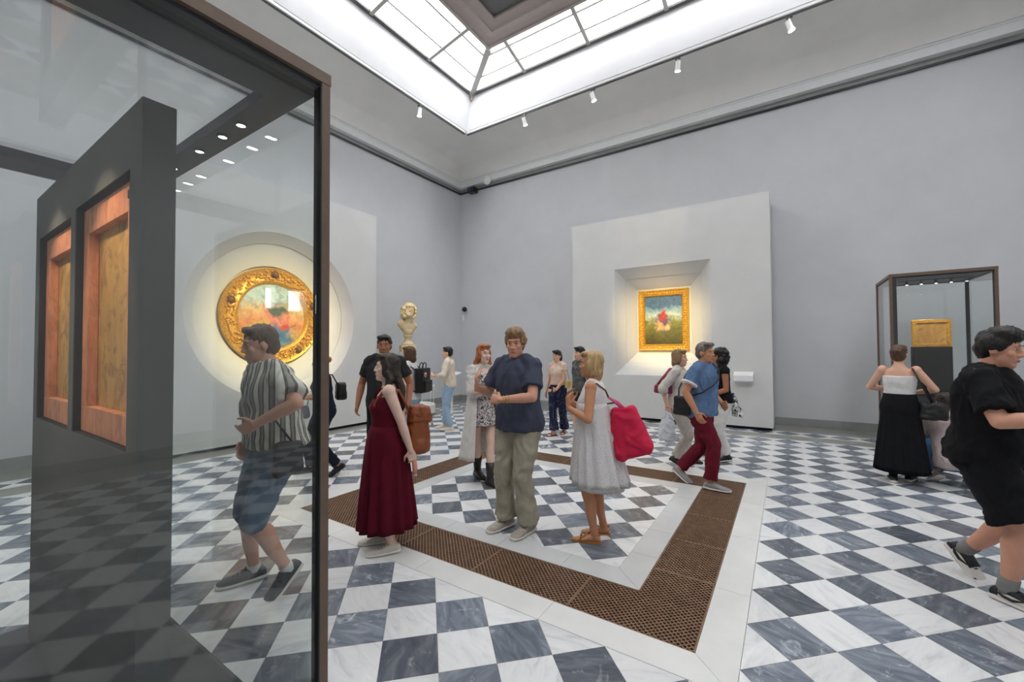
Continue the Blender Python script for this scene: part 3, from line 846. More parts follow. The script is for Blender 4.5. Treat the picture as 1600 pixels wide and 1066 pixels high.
for k in range(190):
    a = random.uniform(0, 2 * math.pi); h = random.uniform(-1.05, 1); rr_ = math.sqrt(max(0, 1 - h * h * .7))
    x, y, z = .150 * rr_ * math.cos(a), .02 + .165 * rr_ * math.sin(a), .02 + .165 * h
    if y < -.05 and z < .075 and abs(x) < .085: continue
    if y < -.10 and z < .05: continue
    r = random.uniform(.024, .042); hb(x, y, z, (r, r, r * .9))
obj('curls', union_mesh(mb, .010, 1, name='curls'), 'ivory', bust)
autosmooth(MB().box(-.18, .18, -.16, .16, 0, .17).build('socle_block', 'ivory', bu, bevel=.01))
mb = MB().lathe([(0, .17), (.15, .17), (.155, .20), (.12, .24), (.085, .28), (.075, .33), (.095, .37), (.12, .40), (.12, .43), (0, .46)], 40)
autosmooth(mb.build('socle', 'ivory', bu))
bu.rotation_euler = (0, 0, faceang + math.pi / 2 + R(14))
# reading stand beside it
rd = thing('reading_stand', (BX + .62, BY + .95, 0), 'slanted white label stand behind the ring barrier of the bust', 'label stand')
MB().box(-.02, .02, -.02, .02, 0, .92).build('post', 'fixture_white', rd); MB().box(-.12, .12, -.12, .12, 0, .015).build('foot', 'fixture_white', rd)
MB().box(-.27, .27, -.19, .19, -.012, .012, Matrix.Translation((0, 0, .96)) @ Matrix.Rotation(R(-30), 4, 'Z') @ Matrix.Rotation(R(22), 4, 'X')).build('label_board', 'label_white', rd)

# ------------------------------------------------------------------ glass cases
def display_case(x0, x1, y0, y1, zt, label, strip, leds, label_led=True):
    t = thing('display_case', ((x0 + x1) / 2, (y0 + y1) / 2, 0), label, 'display case')
    pw = .036; bt = .045
    W(MB().box(x0 + .004, x1 - .004, y0 + .004, y1 - .004, 0.0006, .02).build('base_plate', 'case_dark', t, bevel=.003))
    for (px_, py_) in ((x0, y0), (x1 - pw, y0), (x0, y1 - pw), (x1 - pw, y1 - pw)):
        p = W(MB().box(px_, px_ + pw, py_, py_ + pw, .0, zt).build('post', 'case_bronze', t, bevel=.002))
    # roof: bronze rim outside, dark soffit strip inside, glass in the middle
    rim = MB(); a = (x0 - .002, x1 + .002, y0 - .002, y1 + .002); c = (x0 + .018, x1 - .018, y0 + .018, y1 - .018)
    rim.rings([rect(*a, zt - .03), rect(*a, zt + .015), rect(*c, zt + .015), rect(*c, zt - .03), rect(*a, zt - .03)], cap=False)
    W(rim.build('top_rim', 'case_bronze', t, fixn=True))
    sl, sr, sn, sf = strip
    b = (x0 + sl, x1 - sr, y0 + sn, y1 - sf)
    so = MB().rings([rect(*c, zt - .05), rect(*c, zt), rect(*b, zt), rect(*b, zt - .05), rect(*c, zt - .05)], cap=False)
    so = W(so.build('soffit', 'case_dark', t, fixn=True))
    gl = .010
    for nm, q in (('top_pane', (b[0], b[1], b[2], b[3], zt - .012, zt - .002)), ('side_pane', (x1 - .022, x1 - .012, y0 + pw, y1 - pw, .022, zt - .05)), ('side_pane', (x0 + .012, x0 + .022, y0 + pw, y1 - pw, .022, zt - .05)),
                  ('side_pane', (x0 + pw, x1 - pw, y1 - .022, y1 - .012, .022, zt - .05)), ('side_pane', (x0 + pw, x1 - pw, y0 + .012, y0 + .022, .022, zt - .05))):
        W(MB().box(*q).build(nm, 'pane_glass', t))
    for (sx, sy) in ((x1 - pw - .014, y1 - pw - .012), (x1 - pw - .014, y0 + pw), (x0 + pw, y1 - pw - .012), (x0 + pw, y0 + pw)):
        W(MB().box(sx + .004, sx + .050, sy + (.006 if sy > (y0 + y1) / 2 else 0), sy + (.012 if sy > (y0 + y1) / 2 else .006), .022, zt - .05).build('seal', 'seal_black', t))
    for (lx, ly) in leds:
        h = W(MB().lathe([(.026, 0), (.026, -.006), (.018, -.008), (.018, 0)], 20, (lx, ly, zt - .05)).build('lamp_ring', 'fixture_grey', t, smooth=True))
        MB().lathe([(0.0005, -.005), (.018, -.005)], 20, (lx, ly, zt - .05)).build('lamp_lens', 'led', h)
    return t
X0, X1, Y0, Y1, ZC = -3.73, -1.527, .02, .99, 2.705
zl = ZC - .05
leds = [(on_floor(a, b_, zl).x, .905) for a, b_ in ((375, 194), (346, 212), (313, 236), (275, 263))]
leds += [(leds[3][0] - .19 * k, .905) for k in (1, 2, 3)] + [(-3.3 + .35 * k, .10) for k in range(5)]
case1 = display_case(X0, X1, Y0, Y1, ZC, 'tall bronze-framed glass case close on the left holding a dark upright slab', (.27, .255, .15, .135), leds)
spot('case_lamp', (-2.15, .06, 2.60), (-2.31, .50, 1.75), 30, (1.0, .78, .55), 62, .7, .03, case1)
spot('case_lamp', (-2.95, .06, 2.60), (-3.10, .50, 1.75), 30, (1.0, .78, .55), 62, .7, .03, case1)
# slab with two openings
SX0_, SX1_, SYF, SYB = -3.54, -1.815, .48, .575
sz = 2.475
op = [(-3.455, -2.76, 1.246, 2.235), (-2.683, -1.938, 1.25, 2.255)]
sl = thing('display_slab', ((SX0_ + SX1_) / 2, (SYF + SYB) / 2, .02), 'dark grey upright slab standing in the near glass case with two openings', 'slab')
m = MB()
xs = [SX0_, op[0][0], op[0][1], op[1][0], op[1][1], SX1_]
for k in (0, 2, 4): m.box(xs[k], xs[k + 1], SYF, SYB, .0206, sz)
for (a, b_, z0, z1) in op: m.box(a, b_, SYF, SYB, .0206, z0); m.box(a, b_, SYF, SYB, z1, sz); m.box(a, b_, SYB - .012, SYB, z0, z1)
W(m.build('slab_body', 'slab_grey', sl))
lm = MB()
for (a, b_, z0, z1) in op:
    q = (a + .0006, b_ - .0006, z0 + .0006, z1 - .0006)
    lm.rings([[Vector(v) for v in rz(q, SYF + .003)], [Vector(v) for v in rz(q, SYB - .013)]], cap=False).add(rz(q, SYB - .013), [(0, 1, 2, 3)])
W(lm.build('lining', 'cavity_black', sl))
for k, (a, b_, z0, z1) in enumerate(op):
    fa, fb, f0, f1 = a + .003, b_ - .003, z0 + .003, z1 - .008
    yf, yb = SYF + .028, SYB - .014
    t = thing('panel_painting', ((fa + fb) / 2, yf, f0), ['old painted panel in orange wooden frame, in the far opening of the dark slab', 'old painted panel in orange wooden frame, in the near opening of the dark slab'][k], 'painting')
    wl_, wr_ = .083, .125
    for q in ((fa, fb, f0, f0 + .112), (fa, fb, f1 - .112, f1), (fa, fa + wl_, f0 + .112, f1 - .112), (fb - wr_, fb, f0 + .112, f1 - .112)):
        W(MB().box(q[0], q[1], yf, yf + .035, q[2], q[3]).build('frame_rail', 'frame_wood', t, bevel=.002))
    W(MB().box(fa + wl_ - .01, fb - wr_ + .01, yf + .036, yf + .05, f0 + .105, f1 - .105).build('painted_board', 'old_panel', t))
    W(MB().box(fb - .10, fb - .055, yf - .008, yf, f1 - .07, f1 - .04).build('clip', 'device_black', t))

CX0, CX1, CY0, CY1 = 1.305, 2.42, 8.36, 9.50
lc = [(CX0 + .25 + .16 * k, CY0 + .30) for k in range(5)]
case2 = display_case(CX0, CX1, CY0, CY1, 2.70, 'free-standing bronze-framed glass case by the back wall on the right', (.06, .06, .06, .06), [])
W(MB().box(CX0 + .06, CX1 - .06, CY0 + .06, CY1 - .06, 2.66, 2.68).build('soffit_panel', 'case_dark', case2))
W(MB().bar((CX0 + .15, CY0 + .30, 2.63), (CX1 - .15, CY0 + .30, 2.63), .02).build('lamp_track', 'fixture_grey', case2))
for (lx, ly) in lc:
    h = W(MB().lathe([(.014, -.0), (.020, -.03), (.020, -.06), (0.001, -.06)], 14, (lx, ly, 2.63)).build('lamp_head', 'fixture_grey', case2, smooth=True))
    MB().lathe([(.0005, -.062), (.015, -.062)], 14, (lx, ly, 2.63)).build('lamp_lens', 'led', h)
spot('case_lamp', ((CX0 + CX1) / 2, CY0 + .12, 2.55), (1.86, 8.9, 1.75), 22, WARM, 50, .6, .03, case2)
st = thing('picture_stand', (1.86, 8.95, .02), 'tall black stand inside the right-hand glass case', 'stand')
MB().box(-.21, .21, -.12, .12, 0.0006, 1.60).build('column', 'cavity_black', st, bevel=.004); MB().box(-.30, .30, -.20, .20, .0006, .04).build('foot', 'cavity_black', st)
sp_ = thing('small_painting', (1.86, 8.93, 1.621), 'small gold-framed brown painting on the black stand in the right-hand case', 'painting')
for q in ((-.22, .22, 0, .05), (-.22, .22, .37, .42), (-.22, -.17, .05, .37), (.17, .22, .05, .37)):
    MB().box(q[0], q[1], -.03, .02, q[2], q[3]).build('frame_rail', 'gold', sp_, bevel=.004)
MB().box(-.17, .17, -.01, .01, .05, .37).build('canvas', 'old_panel', sp_)

# ------------------------------------------------------------------ track lighting on the cove edge
TZ = zt + .012
def track(name, a, b, label):
    t = thing(name, ((a[0] + b[0]) / 2, (a[1] + b[1]) / 2, TZ), label, 'track')
    W(MB().bar((*a, TZ - .03), (*b, TZ - .03), .09, .06).build('rail', 'fixture_white', t, bevel=.01))
    W(MB().bar((*a, TZ - .072), (*b, TZ - .072), .03, .024).build('slot', 'fixture_grey', t))
    return t
track('light_track', (TX0 - .03, TY0), (TX0 - .03, TY1 - .05), 'white lighting track along the left edge of the light well')
track('light_track', (TX0, TY1 + .03), (TX1, TY1 + .03), 'white lighting track along the back edge of the light well')
def track_spot(x, y, aim, label, power, col=WARM, size=24):
    t = thing('track_spotlight', (x, y, TZ - .086), label, 'spotlight', 'spotlights on the lighting tracks')
    MB().box(-.05, .05, -.022, .022, -.03, .0).build('adapter', 'fixture_grey', t, bevel=.003)
    MB().tube([(0, 0, -.03), (0, 0, -.12)], .013, 10).build('stem', 'fixture_white', t, smooth=True)
    c = Vector((0, 0, -.17)); d = (Vector(aim) - (t.location + c)).normalized()
    hd = MB().tube([c - d * .09, c - d * .085, c + d * .06, c + d * .10, c + d * .101], [.03, .048, .05, .062, .055], 20).build('lamp_head', 'fixture_white', t); autosmooth(hd)
    MB().tube([c + d * .1015, c + d * .1025], .054, 20).build('lens', 'lamp_lens', hd)
    if power: spot('spot_lamp', t.location + c + d * .13, aim, power, col, size, 1.0, .05, t)
bustc = (BX, BY, 2.35)
track_spot(TX0 - .03, 7.14, bustc, 'white track spotlight hanging near the corner on the left track', 260, WARM, 16)
track_spot(-5.464, TY1 + .03, (-4.6, YB, 2.0), 'white track spotlight nearest the corner on the back track', 60)
track_spot(-3.621, TY1 + .03, (-2.4, 10.1, 2.2), 'white track spotlight second from the corner on the back track', 120, WARM, 18)
track_spot(-1.766, TY1 + .03, (-2.4, 10.1, 2.2), 'white track spotlight third from the corner on the back track', 120, WARM, 18)
track_spot(.138, TY1 + .03, (1.9, 9.2, 2.0), 'white track spotlight farthest right on the back track', 60)
# fixtures on the tracks over the other two sides, out of view, that light the two niches
track('light_track', (TX1 + .03, TY0), (TX1 + .03, TY1 - .05), 'white lighting track along the right edge of the light well, out of view')
track('light_track', (TX0, TY0 - .03), (TX1, TY0 - .03), 'white lighting track along the front edge of the light well, out of view')
NICHE = (1.0, .78, .38)
for yy, w_ in ((3.3, 'nearer the camera'), (4.9, 'farther from the camera')):
    track_spot(TX1 + .03, yy, (-8.0, CY, CZ - .12), 'white spotlight on the right track aimed at the round painting, ' + w_, 4600, NICHE, 15)
for xx, w_ in ((-3.3, 'on the left'), (-1.2, 'on the right')):
    track_spot(xx, TY0 - .03, (-2.39, 10.0, 2.15), 'white spotlight on the front track aimed at the square niche, ' + w_, 4000, NICHE, 12)
# small devices in the corner
dv = thing('projector', (-8.25, YB - .16, 6.60), 'small dark-blue camera box under the cornice near the corner', 'camera')
MB().box(-.13, .13, -.12, .10, 0, .17).build('housing', 'device_black', dv, bevel=.02); MB().box(-.09, .02, -.125, -.12, .03, .14).build('front', 'device_blue', dv); MB().box(-.03, .03, .08, .16, .06, .12).build('bracket', 'device_black', dv)
dm = thing('dome_sensor', (-7.62, YB - .16, 6.80), 'white dome sensor on the cornice near the corner', 'sensor')
MB().ball((0, -.09, .06), (.13, .13, .15), 20, 12).build('dome', 'fixture_white', dm, smooth=True); MB().box(-.05, .05, -.02, .02, -.02, .12).build('mount', 'fixture_grey', dm)
dc = thing('security_camera', (-8.66, YB - .01, 2.93), 'small black-and-white ball camera on the wall near the corner', 'camera')
MB().ball((.02, -.11, 0), .085, 18, 12).build('ball', 'device_black', dc, smooth=True); MB().tube([(0, .008, 0), (.01, -.05, 0)], [.07, .06], 18).build('mount', 'fixture_white', dc, smooth=True)
ds = tag(MB().box(-8.80, -8.74, YB - .05, YB - .001, 2.58, 2.76).build('wall_sensor', 'label_white', None, bevel=.008), 'small white box sensor on the wall below the ball camera', 'sensor')
# ------------------------------------------------------------------ people
def V(*a): return Vector(a)
def two_bone(a, c, l1, l2, pole):
    """middle joint of a two-bone limb from a to c, bending towards pole; c is pulled in if out of reach"""
    d = c - a; L = d.length
    if L > (l1 + l2) * .999:
        c = a + d * ((l1 + l2) * .999 / L); d = c - a; L = d.length
    x = (l1 * l1 - l2 * l2 + L * L) / (2 * L)
    h = math.sqrt(max(0, l1 * l1 - x * x))
    u = d / L
    p = pole - u * pole.dot(u)
    if p.length < 1e-5: p = V(0, 1, 0)
    return a + u * x + p.normalized() * h, c
def ellring(c, ax, ay, a, b, n=28, pw=1.0):
    out = []
    for k in range(n):
        t = 2 * math.pi * k / n; ct, st = math.cos(t), math.sin(t)
        if pw != 1: ct = math.copysign(abs(ct) ** pw, ct); st = math.copysign(abs(st) ** pw, st)
        out.append(c + ax * (a * ct) + ay * (b * st))
    return out
def wrinkle(me, amp, sc=(9, 9, 5), seed=0):
    """cloth folds: move the surface along its normals by layered noise"""
    n = len(me.vertices)
    co = np.empty(n * 3); me.vertices.foreach_get('co', co); co = co.reshape(-1, 3)
    no = np.empty(n * 3); me.vertices.foreach_get('normal', no); no = no.reshape(-1, 3)
    off = Vector((seed * 3.7, seed * 1.3, seed * 2.1))
    for i in range(n):
        p = Vector((co[i, 0] * sc[0], co[i, 1] * sc[1], co[i, 2] * sc[2])) + off
        q = p + Vector((noise.noise(p * .7), noise.noise(p * .7 + V(9, 2, 4)), 0)) * .8
        f = noise.noise(q) + .5 * noise.noise(q * 2.1) + .9 * (.45 - abs(noise.noise(q * 1.25 + V(4, 7, 1))) * 1.6)
        co[i] += no[i] * (amp * 1.35 * max(f, -.35))
    me.vertices.foreach_set('co', co.ravel()); me.update()

skin_tones = {'light': (224, 176, 150), 'pale': (232, 196, 178), 'tan': (196, 138, 104), 'brown': (168, 112, 84), 'ruddy': (214, 158, 132)}
for k_, c_ in skin_tones.items(): plain('skin_' + k_, c_, .5, .06, 12., spec=.35, sss=.0)
plain('eye_white', (196, 186, 178), .35, .02); plain('eye_iris', (52, 40, 32), .2, .1)
plain('lips', (176, 104, 94), .45, .06)
def hair_mat(name, col):
    if name in MATS: return
    plain(name, col, .5, .35, 6., bump=.5, bscale=10., stretch=(9, 9, 1.2))
for k_, c_ in {'black': (26, 22, 20), 'dark': (46, 36, 30), 'brown': (92, 64, 42), 'ginger': (176, 104, 56), 'blonde': (196, 160, 112), 'sandy': (150, 116, 80), 'grey': (120, 108, 98)}.items():
    hair_mat('hair_' + k_, c_)

MALE = [(.80, .130, .100, .0), (.86, .160, .118, -.008), (.93, .168, .122, -.012), (1.00, .158, .114, -.006), (1.08, .150, .108, .0), (1.16, .156, .110, .004), (1.25, .172, .116, .006), (1.33, .178, .110, .0), (1.385, .150, .090, -.010), (1.425, .092, .070, -.012), (1.47, .056, .057, -.006)]
FEMALE = [(.80, .138, .102, .0), (.86, .170, .122, -.012), (.93, .172, .122, -.014), (1.00, .152, .108, -.006), (1.08, .128, .096, .0), (1.16, .132, .100, .006), (1.24, .146, .122, .018), (1.32, .150, .100, .004), (1.38, .128, .080, -.008), (1.42, .078, .062, -.012), (1.47, .048, .050, -.006)]

class Person:
    def __init__(s, label, px, py, H, face, sex='m', skin='light', fat=1.0, lean=(0, 0), drop=0., armL=None, armR=None, footL=None, footR=None,
                 elbL=None, elbR=None, head=(0, 0, 0), hair=('short', 'brown'), res=.007, handL=None, handR=None, curl=(.45, .45), group=None, legs=1.0):
        s.pos = on_floor(px, py); s.s = H / 1.70; s.face = face
        tc = Vector((-s.pos.x, -s.pos.y, 0)).normalized()
        s.fdir = Matrix.Rotation(R(face), 3, 'Z') @ tc
        s.rz = math.atan2(s.fdir.y, s.fdir.x) - math.pi / 2
        s.t = thing('person', s.pos, label, 'person', group or 'gallery visitors', s.rz)
        s.skin = 'skin_' + skin; s.res = res; s.sex = sex; s.fat = fat; s.curl = curl
        s.prof = MALE if sex == 'm' else FEMALE
        # --- skeleton, in metres for a 1.70 m figure; x = right hand side, y = forward
        s.P = V(0, 0, .93 - drop)
        s.N = V(lean[0], lean[1], 1.445 - drop - .5 * (lean[0] ** 2 + lean[1] ** 2))
        sw = (.170 if sex == 'm' else .150) * (1 + (fat - 1) * .6)
        ax = (s.N - s.P).normalized()
        s.side = V(1, 0, 0)
        s.sh = {'L': s.N - s.side * sw - ax * .062, 'R': s.N + s.side * sw - ax * .062}
        s.hip = {'L': V(-.088, 0, .90 - drop), 'R': V(.088, 0, .90 - drop)}
        s.foot = {}; s.ank = {}; s.knee = {}
        for sd, ft in (('L', footL), ('R', footR)):
            sg = -1 if sd == 'L' else 1
            if ft is None: x, y, yaw, pit, lift = sg * .10, 0., sg * 8., 0., 0.
            elif ft[0] == 'px':
                w = on_floor(ft[1], ft[2]) - s.pos; l = Matrix.Rotation(-s.rz, 3, 'Z') @ w / s.s
                x, y = l.x, l.y; yaw = -(ft[3] - face); pit = ft[4] if len(ft) > 4 else 0; lift = 0
            else: x, y, yaw, pit, lift = ft
            fd = V(math.sin(R(yaw)), math.cos(R(yaw)), 0)
            M = Matrix.Translation((x, y, lift)) @ Matrix.Rotation(-R(yaw), 4, 'Z')
            if pit: M = M @ Matrix.Translation((0, .13, .01)) @ Matrix.Rotation(-R(pit), 4, 'X') @ Matrix.Translation((0, -.13, -.01))
            s.foot[sd] = M
            a = M @ V(0, 0, .085)
            s.knee[sd], s.ank[sd] = two_bone(s.hip[sd], a, .425, .405, (fd + V(0, .8, 0)))
        s.elb = {}; s.wri = {}
        for sd, ar, ep in (('L', armL, elbL), ('R', armR, elbR)):
            sg = -1 if sd == 'L' else 1
            w = V(*ar) if ar else V(sg * .255, .04, .865 - drop)
            pole = V(*ep) if ep else V(sg * .5, -.8, -.2)
            s.elb[sd], s.wri[sd] = two_bone(s.sh[sd], w, .285, .250, pole)
        s.hdir = {'L': handL, 'R': handR}
        yaw, pit, tilt = head
        s.HM = Matrix.Rotation(R(-yaw), 3, 'Z') @ Matrix.Rotation(R(pit), 3, 'X') @ Matrix.Rotation(R(tilt), 3, 'Y')
        s.C = s.N + ax * .0 + s.HM @ V(0, .022, .13)
        s.body(); s.hair(*hair); s.facebits()
    # --- helpers
    def ax(s, z):
        if z >= .93: return s.P + (s.N - s.P) * ((z - .93) / .515)
        return s.P + V(0, 0, z - .93)
    def trings(s, z0, z1, add=0., addhem=0., n=30, steps=14, fx=1.0):
        """torso cross-sections between two standing heights, grown by add"""
        zs = [z0 + (z1 - z0) * k / steps for k in range(steps + 1)]
        pr = s.prof; out = []
        for z in zs:
            a = float(np.interp(z, [p[0] for p in pr], [p[1] for p in pr])); b = float(np.interp(z, [p[0] for p in pr], [p[2] for p in pr])); yo = float(np.interp(z, [p[0] for p in pr], [p[3] for p in pr]))
            up = min(1, max(0, (1.40 - z) / .3)); f = 1 + (s.fat - 1) * up
            bf = 1 + (s.fat - 1) * up * 1.15
            h = add + addhem * max(0, (1.28 - z) / (1.28 - z0 + 1e-6))
            out.append(ellring(s.ax(z) + V(0, yo + (s.fat - 1) * .08 * math.exp(-((z - 1.05) / .15) ** 2), 0), V(1, 0, 0), V(0, 1, 0), (a * f + h) * fx, b * bf + h, n, .92))
        return out
    def emit(s, mb, name, mat, voxel, smooth=2, dec=None, wr=None, parent=None, seed=1):
        me = union_mesh(mb, voxel, smooth, dec, name)
        if wr: wrinkle(me, *wr, seed=seed)
        me.transform(Matrix.Scale(s.s, 4)); me.shade_smooth()
        return obj(name, me, mat, parent or s.t)
    def raw(s, mb, name, mat, parent=None, smooth=True, fixn=True):
        me = mb.mesh(name); 
        if fixn:
            bm = bmesh.new(); bm.from_mesh(me); bmesh.ops.recalc_face_normals(bm, faces=bm.faces); bm.to_mesh(me); bm.free()
        me.transform(Matrix.Scale(s.s, 4))
        if smooth: me.shade_smooth()
        return obj(name, me, mat, parent or s.t)
    def hand(s, mb, sd):
        w = s.wri[sd]; f = (w - s.elb[sd]).normalized(); sg = -1 if sd == 'L' else 1
        hd = s.hdir[sd]
        curl = s.curl[0 if sd == 'L' else 1]
        if hd:
            if hd[0]: f = V(*hd[0]).normalized()
            n = V(*hd[1])
        else: n = V(-sg, 0, 0)
        n = (n - f * n.dot(f)).normalized()
        sdv = f.cross(n) * (1 if sd == 'R' else -1)     # towards the thumb
        if not hd and sdv.dot(V(0, 1, 0)) < 0: sdv = -sdv
        rr_ = max(.0085, s.res * 1.12)
        mb.tube([w - f * .03, w, w + f * .022], [(.027, .022), (.026, .019), (.030, .018)], 14)
        # palm as a flattened loft
        rs = [ellring(w + f * d + n * .002, sdv, n, a, b, 16) for d, a, b in ((.0, .026, .018), (.03, .036, .017), (.06, .041, .015), (.088, .040, .013), (.098, .034, .010))]
        mb.rings(rs)
        for k, (o, L) in enumerate(((.030, .070), (.010, .080), (-.010, .075), (-.029, .058))):
            p = w + f * .085 + sdv * o; pts = [p - f * .02, p]; d = f.copy()
            for q, fr in enumerate((.45, .30, .25)):
                ang = R(78) * curl * (1.0 if q else .8)
                d = (d * math.cos(ang) + n * math.sin(ang)).normalized()
                p = p + d * (L * fr); pts.append(p)
            mb.tube(pts, [rr_ * 1.1, rr_ * 1.08, rr_ * 1.02, rr_ * .95, rr_ * .8], 10)
            mb.ball(pts[-1], rr_ * .8, 8, 6)
        b0 = w + f * .022 + sdv * .024
        d = (f * .55 + sdv * .75 + n * .35).normalized(); p1 = b0 + d * .042; d2 = (f * .9 + sdv * .15 + n * .35 * (1 + curl)).normalized(); p2 = p1 + d2 * .032; p3 = p2 + d2 * .022
        mb.tube([b0 - d * .012, b0, p1, p2, p3], [rr_ * 1.3, rr_ * 1.5, rr_ * 1.2, rr_ * 1.1, rr_ * .85], 10); mb.ball(p3, rr_ * .85, 8, 6)
    def body(s):
        mb = MB()
        mb.rings(s.trings(.80, 1.47, -.004))
        hs = 1 if s.sex == 'm' else .92
        for sd in 'LR':
            a, e, w = s.sh[sd], s.elb[sd], s.wri[sd]; g = hs * (1 + (s.fat - 1) * .5)
            mb.ball(a + V(0, 0, .0), (.058 * g, .058 * g, .062 * g), 16, 10)
            mb.tube([a, a.lerp(e, .3), a.lerp(e, .7), e], [.052 * g, .050 * g, .043 * g, .039 * g], 16)
            mb.ball(e, .0395 * g, 14, 8)
            mb.tube([e, e.lerp(w, .3), e.lerp(w, .75), w], [.039 * g, .041 * g, .031 * g, .026 * g], 16)
            s.hand(mb, sd)
            h, k, n = s.hip[sd], s.knee[sd], s.ank[sd]; lg = (1 if s.sex == 'm' else 1.0) * (1 + (s.fat - 1) * .6)
            mb.tube([h + V(0, 0, .03), h.lerp(k, .15), h.lerp(k, .5), h.lerp(k, .85), k], [.085 * lg, .090 * lg, .076 * lg, .060 * lg, .055 * lg], 18)
            mb.ball(k, .056 * lg, 14, 10)
            fwd = (s.foot[sd].to_3x3() @ V(0, 1, 0)); sh = (n - k).normalized(); bk = -(fwd - sh * fwd.dot(sh))
            cal = k.lerp(n, .3) + bk.normalized() * .012
            mb.tube([k, k.lerp(n, .12), cal, k.lerp(n, .6), k.lerp(n, .85), n], [.053 * lg, .054 * lg, .057 * lg, .046 * lg, .035 * lg, .036 * lg], 18)
            M = s.foot[sd]
            st = [(-.052, .018, .022, .03), (-.04, .028, .032, .035), (0, .030, .042, .042), (.05, .034, .030, .034), (.10, .040, .021, .022), (.145, .042, .015, .016), (.175, .034, .011, .013), (.188, .018, .008, .011)]
            mb.rings([[M @ q for q in ellring(V(0, y, zc), V(1, 0, 0), V(0, 0, 1), a, b, 16)] for y, a, b, zc in st])
            mb.tube([n, M @ V(0, -.005, .045)], [.036, .034], 14)
        # neck and head
        mb.tube([s.N - V(0, 0, .05), s.N + V(0, .005, .02), s.C + s.HM @ V(0, -.015, -.06)], [.062 * (1.05 if s.sex == 'm' else .86), .056 * (1.05 if s.sex == 'm' else .86), .053 * (1.03 if s.sex == 'm' else .88)], 18)
        def hb(x, y, z, r): mb.ball(s.C + s.HM @ V(x, y, z), r, 18, 12, s.HM)
        hb(0, -.008, .022, (.074, .092, .102)); hb(0, .020, -.045, (.060, .068, .080)); hb(0, .062, -.092, (.030, .026, .024))
        hb(0, .088, -.010, (.011, .016, .028)); hb(0, .096, -.026, (.016, .016, .012)); hb(-.012, .090, -.028, (.008, .010, .008)); hb(.012, .090, -.028, (.008, .010, .008))
        hb(0, .079, .032, (.050, .012, .010)); hb(0, .080, -.060, (.026, .012, .014))
        hb(-.076, -.006, -.008, (.010, .020, .031)); hb(.076, -.006, -.008, (.010, .020, .031))
        hb(-.040, .062, -.020, (.020, .018, .020)); hb(.040, .062, -.020, (.020, .018, .020))
        s.bodyo = s.emit(mb, 'body', s.skin, s.res, 2, .45)
    def facebits(s):
        L = lambda x, y, z: s.C + s.HM @ V(x, y, z)
        for sg in (-1, 1):
            e = s.raw(MB().ball(L(sg * .031, .073, .010), (.0105, .0068, .0052), 12, 8, s.HM), 'eye', 'eye_white', s.bodyo)
            s.raw(MB().ball(L(sg * .031, .0785, .010), (.0056, .003, .0054), 10, 6, s.HM), 'iris', 'eye_iris', s.bodyo)
            s.raw(MB().ball(L(sg * .032, .0865, .034), (.019, .005, .0038), 10, 6, s.HM), 'eyebrow', s.hairmat, s.bodyo)
        s.raw(MB().ball(L(0, .0905, -.057), (.021, .006, .0042), 12, 6, s.HM).ball(L(0, .0895, -.066), (.018, .006, .0046), 12, 6, s.HM), 'lips', 'lips', s.bodyo)
    def hair(s, style, col):
        s.hairmat = 'hair_' + col
        mb = MB()
        def hb(x, y, z, r): mb.ball(s.C + s.HM @ V(x, y, z), r, 18, 12, s.HM)
        if style == 'bald': hb(0, -.02, .022, (.0755, .086, .085))
        else:
            hb(0, -.018, .044, (.082, .096, .090)); hb(0, -.045, -.002, (.076, .066, .082))
            hb(-.02, .055, .098, (.050, .035, .024)); hb(.03, .045, .100, (.045, .035, .024))
        if style == 'thick':
            hb(0, .01, .09, (.078, .088, .058)); hb(-.055, -.02, .03, (.036, .07, .06)); hb(.055, -.02, .03, (.036, .07, .06))
        if style in ('bob', 'long'):
            hb(-.066, -.005, -.01, (.024, .050, .085)); hb(.066, -.005, -.01, (.024, .050, .085)); hb(0, -.06, -.06, (.075, .05, .085))
        if style == 'long':
            b = s.C + s.HM @ V(0, -.06, -.03)
            mb.tube([b, s.N + V(0, -.075, .02), s.ax(1.36) + V(0, -.115, 0), s.ax(1.24) + V(0, -.125, 0), s.ax(1.19) + V(0, -.12, 0)], [(.075, .05), (.085, .045), (.085, .035), (.07, .025), (.03, .012)], 18)
            for sg in (-1, 1):
                mb.tube([s.C + s.HM @ V(sg * .072, -.0, -.03), s.N + V(sg * .085, -.01, .03), s.N + V(sg * .105, .03, -.08), s.N + V(sg * .10, .06, -.16)], [.030, .034, .028, .012], 12)
        if style == 'bun':
            hb(0, -.105, .045, (.045, .04, .045)); hb(0, -.07, .0, (.05, .04, .05))
        if style == 'pony':
            mb.tube([s.C + s.HM @ V(0, -.09, .04), s.C + s.HM @ V(0, -.135, .02), s.C + s.HM @ V(0, -.145, -.06), s.C + s.HM @ V(0, -.13, -.14)], [.022, .03, .028, .010], 12)
        if style == 'curly':
            random.seed(5)
            for k in range(70):
                a = random.uniform(0, 2 * math.pi); h = random.uniform(-.9, 1)
                q = math.sqrt(max(0, 1 - h * h * .85)); x, y, z = .095 * q * math.cos(a), -.03 + .095 * q * math.sin(a), .02 + .115 * h
                if y > .045 and z < .09: continue
                r = random.uniform(.026, .040); hb(x, y, z, (r, r, r))
        o = s.emit(mb, 'hair', s.hairmat, .008, 2, .6, (.006, (60, 60, 14)))
        return o
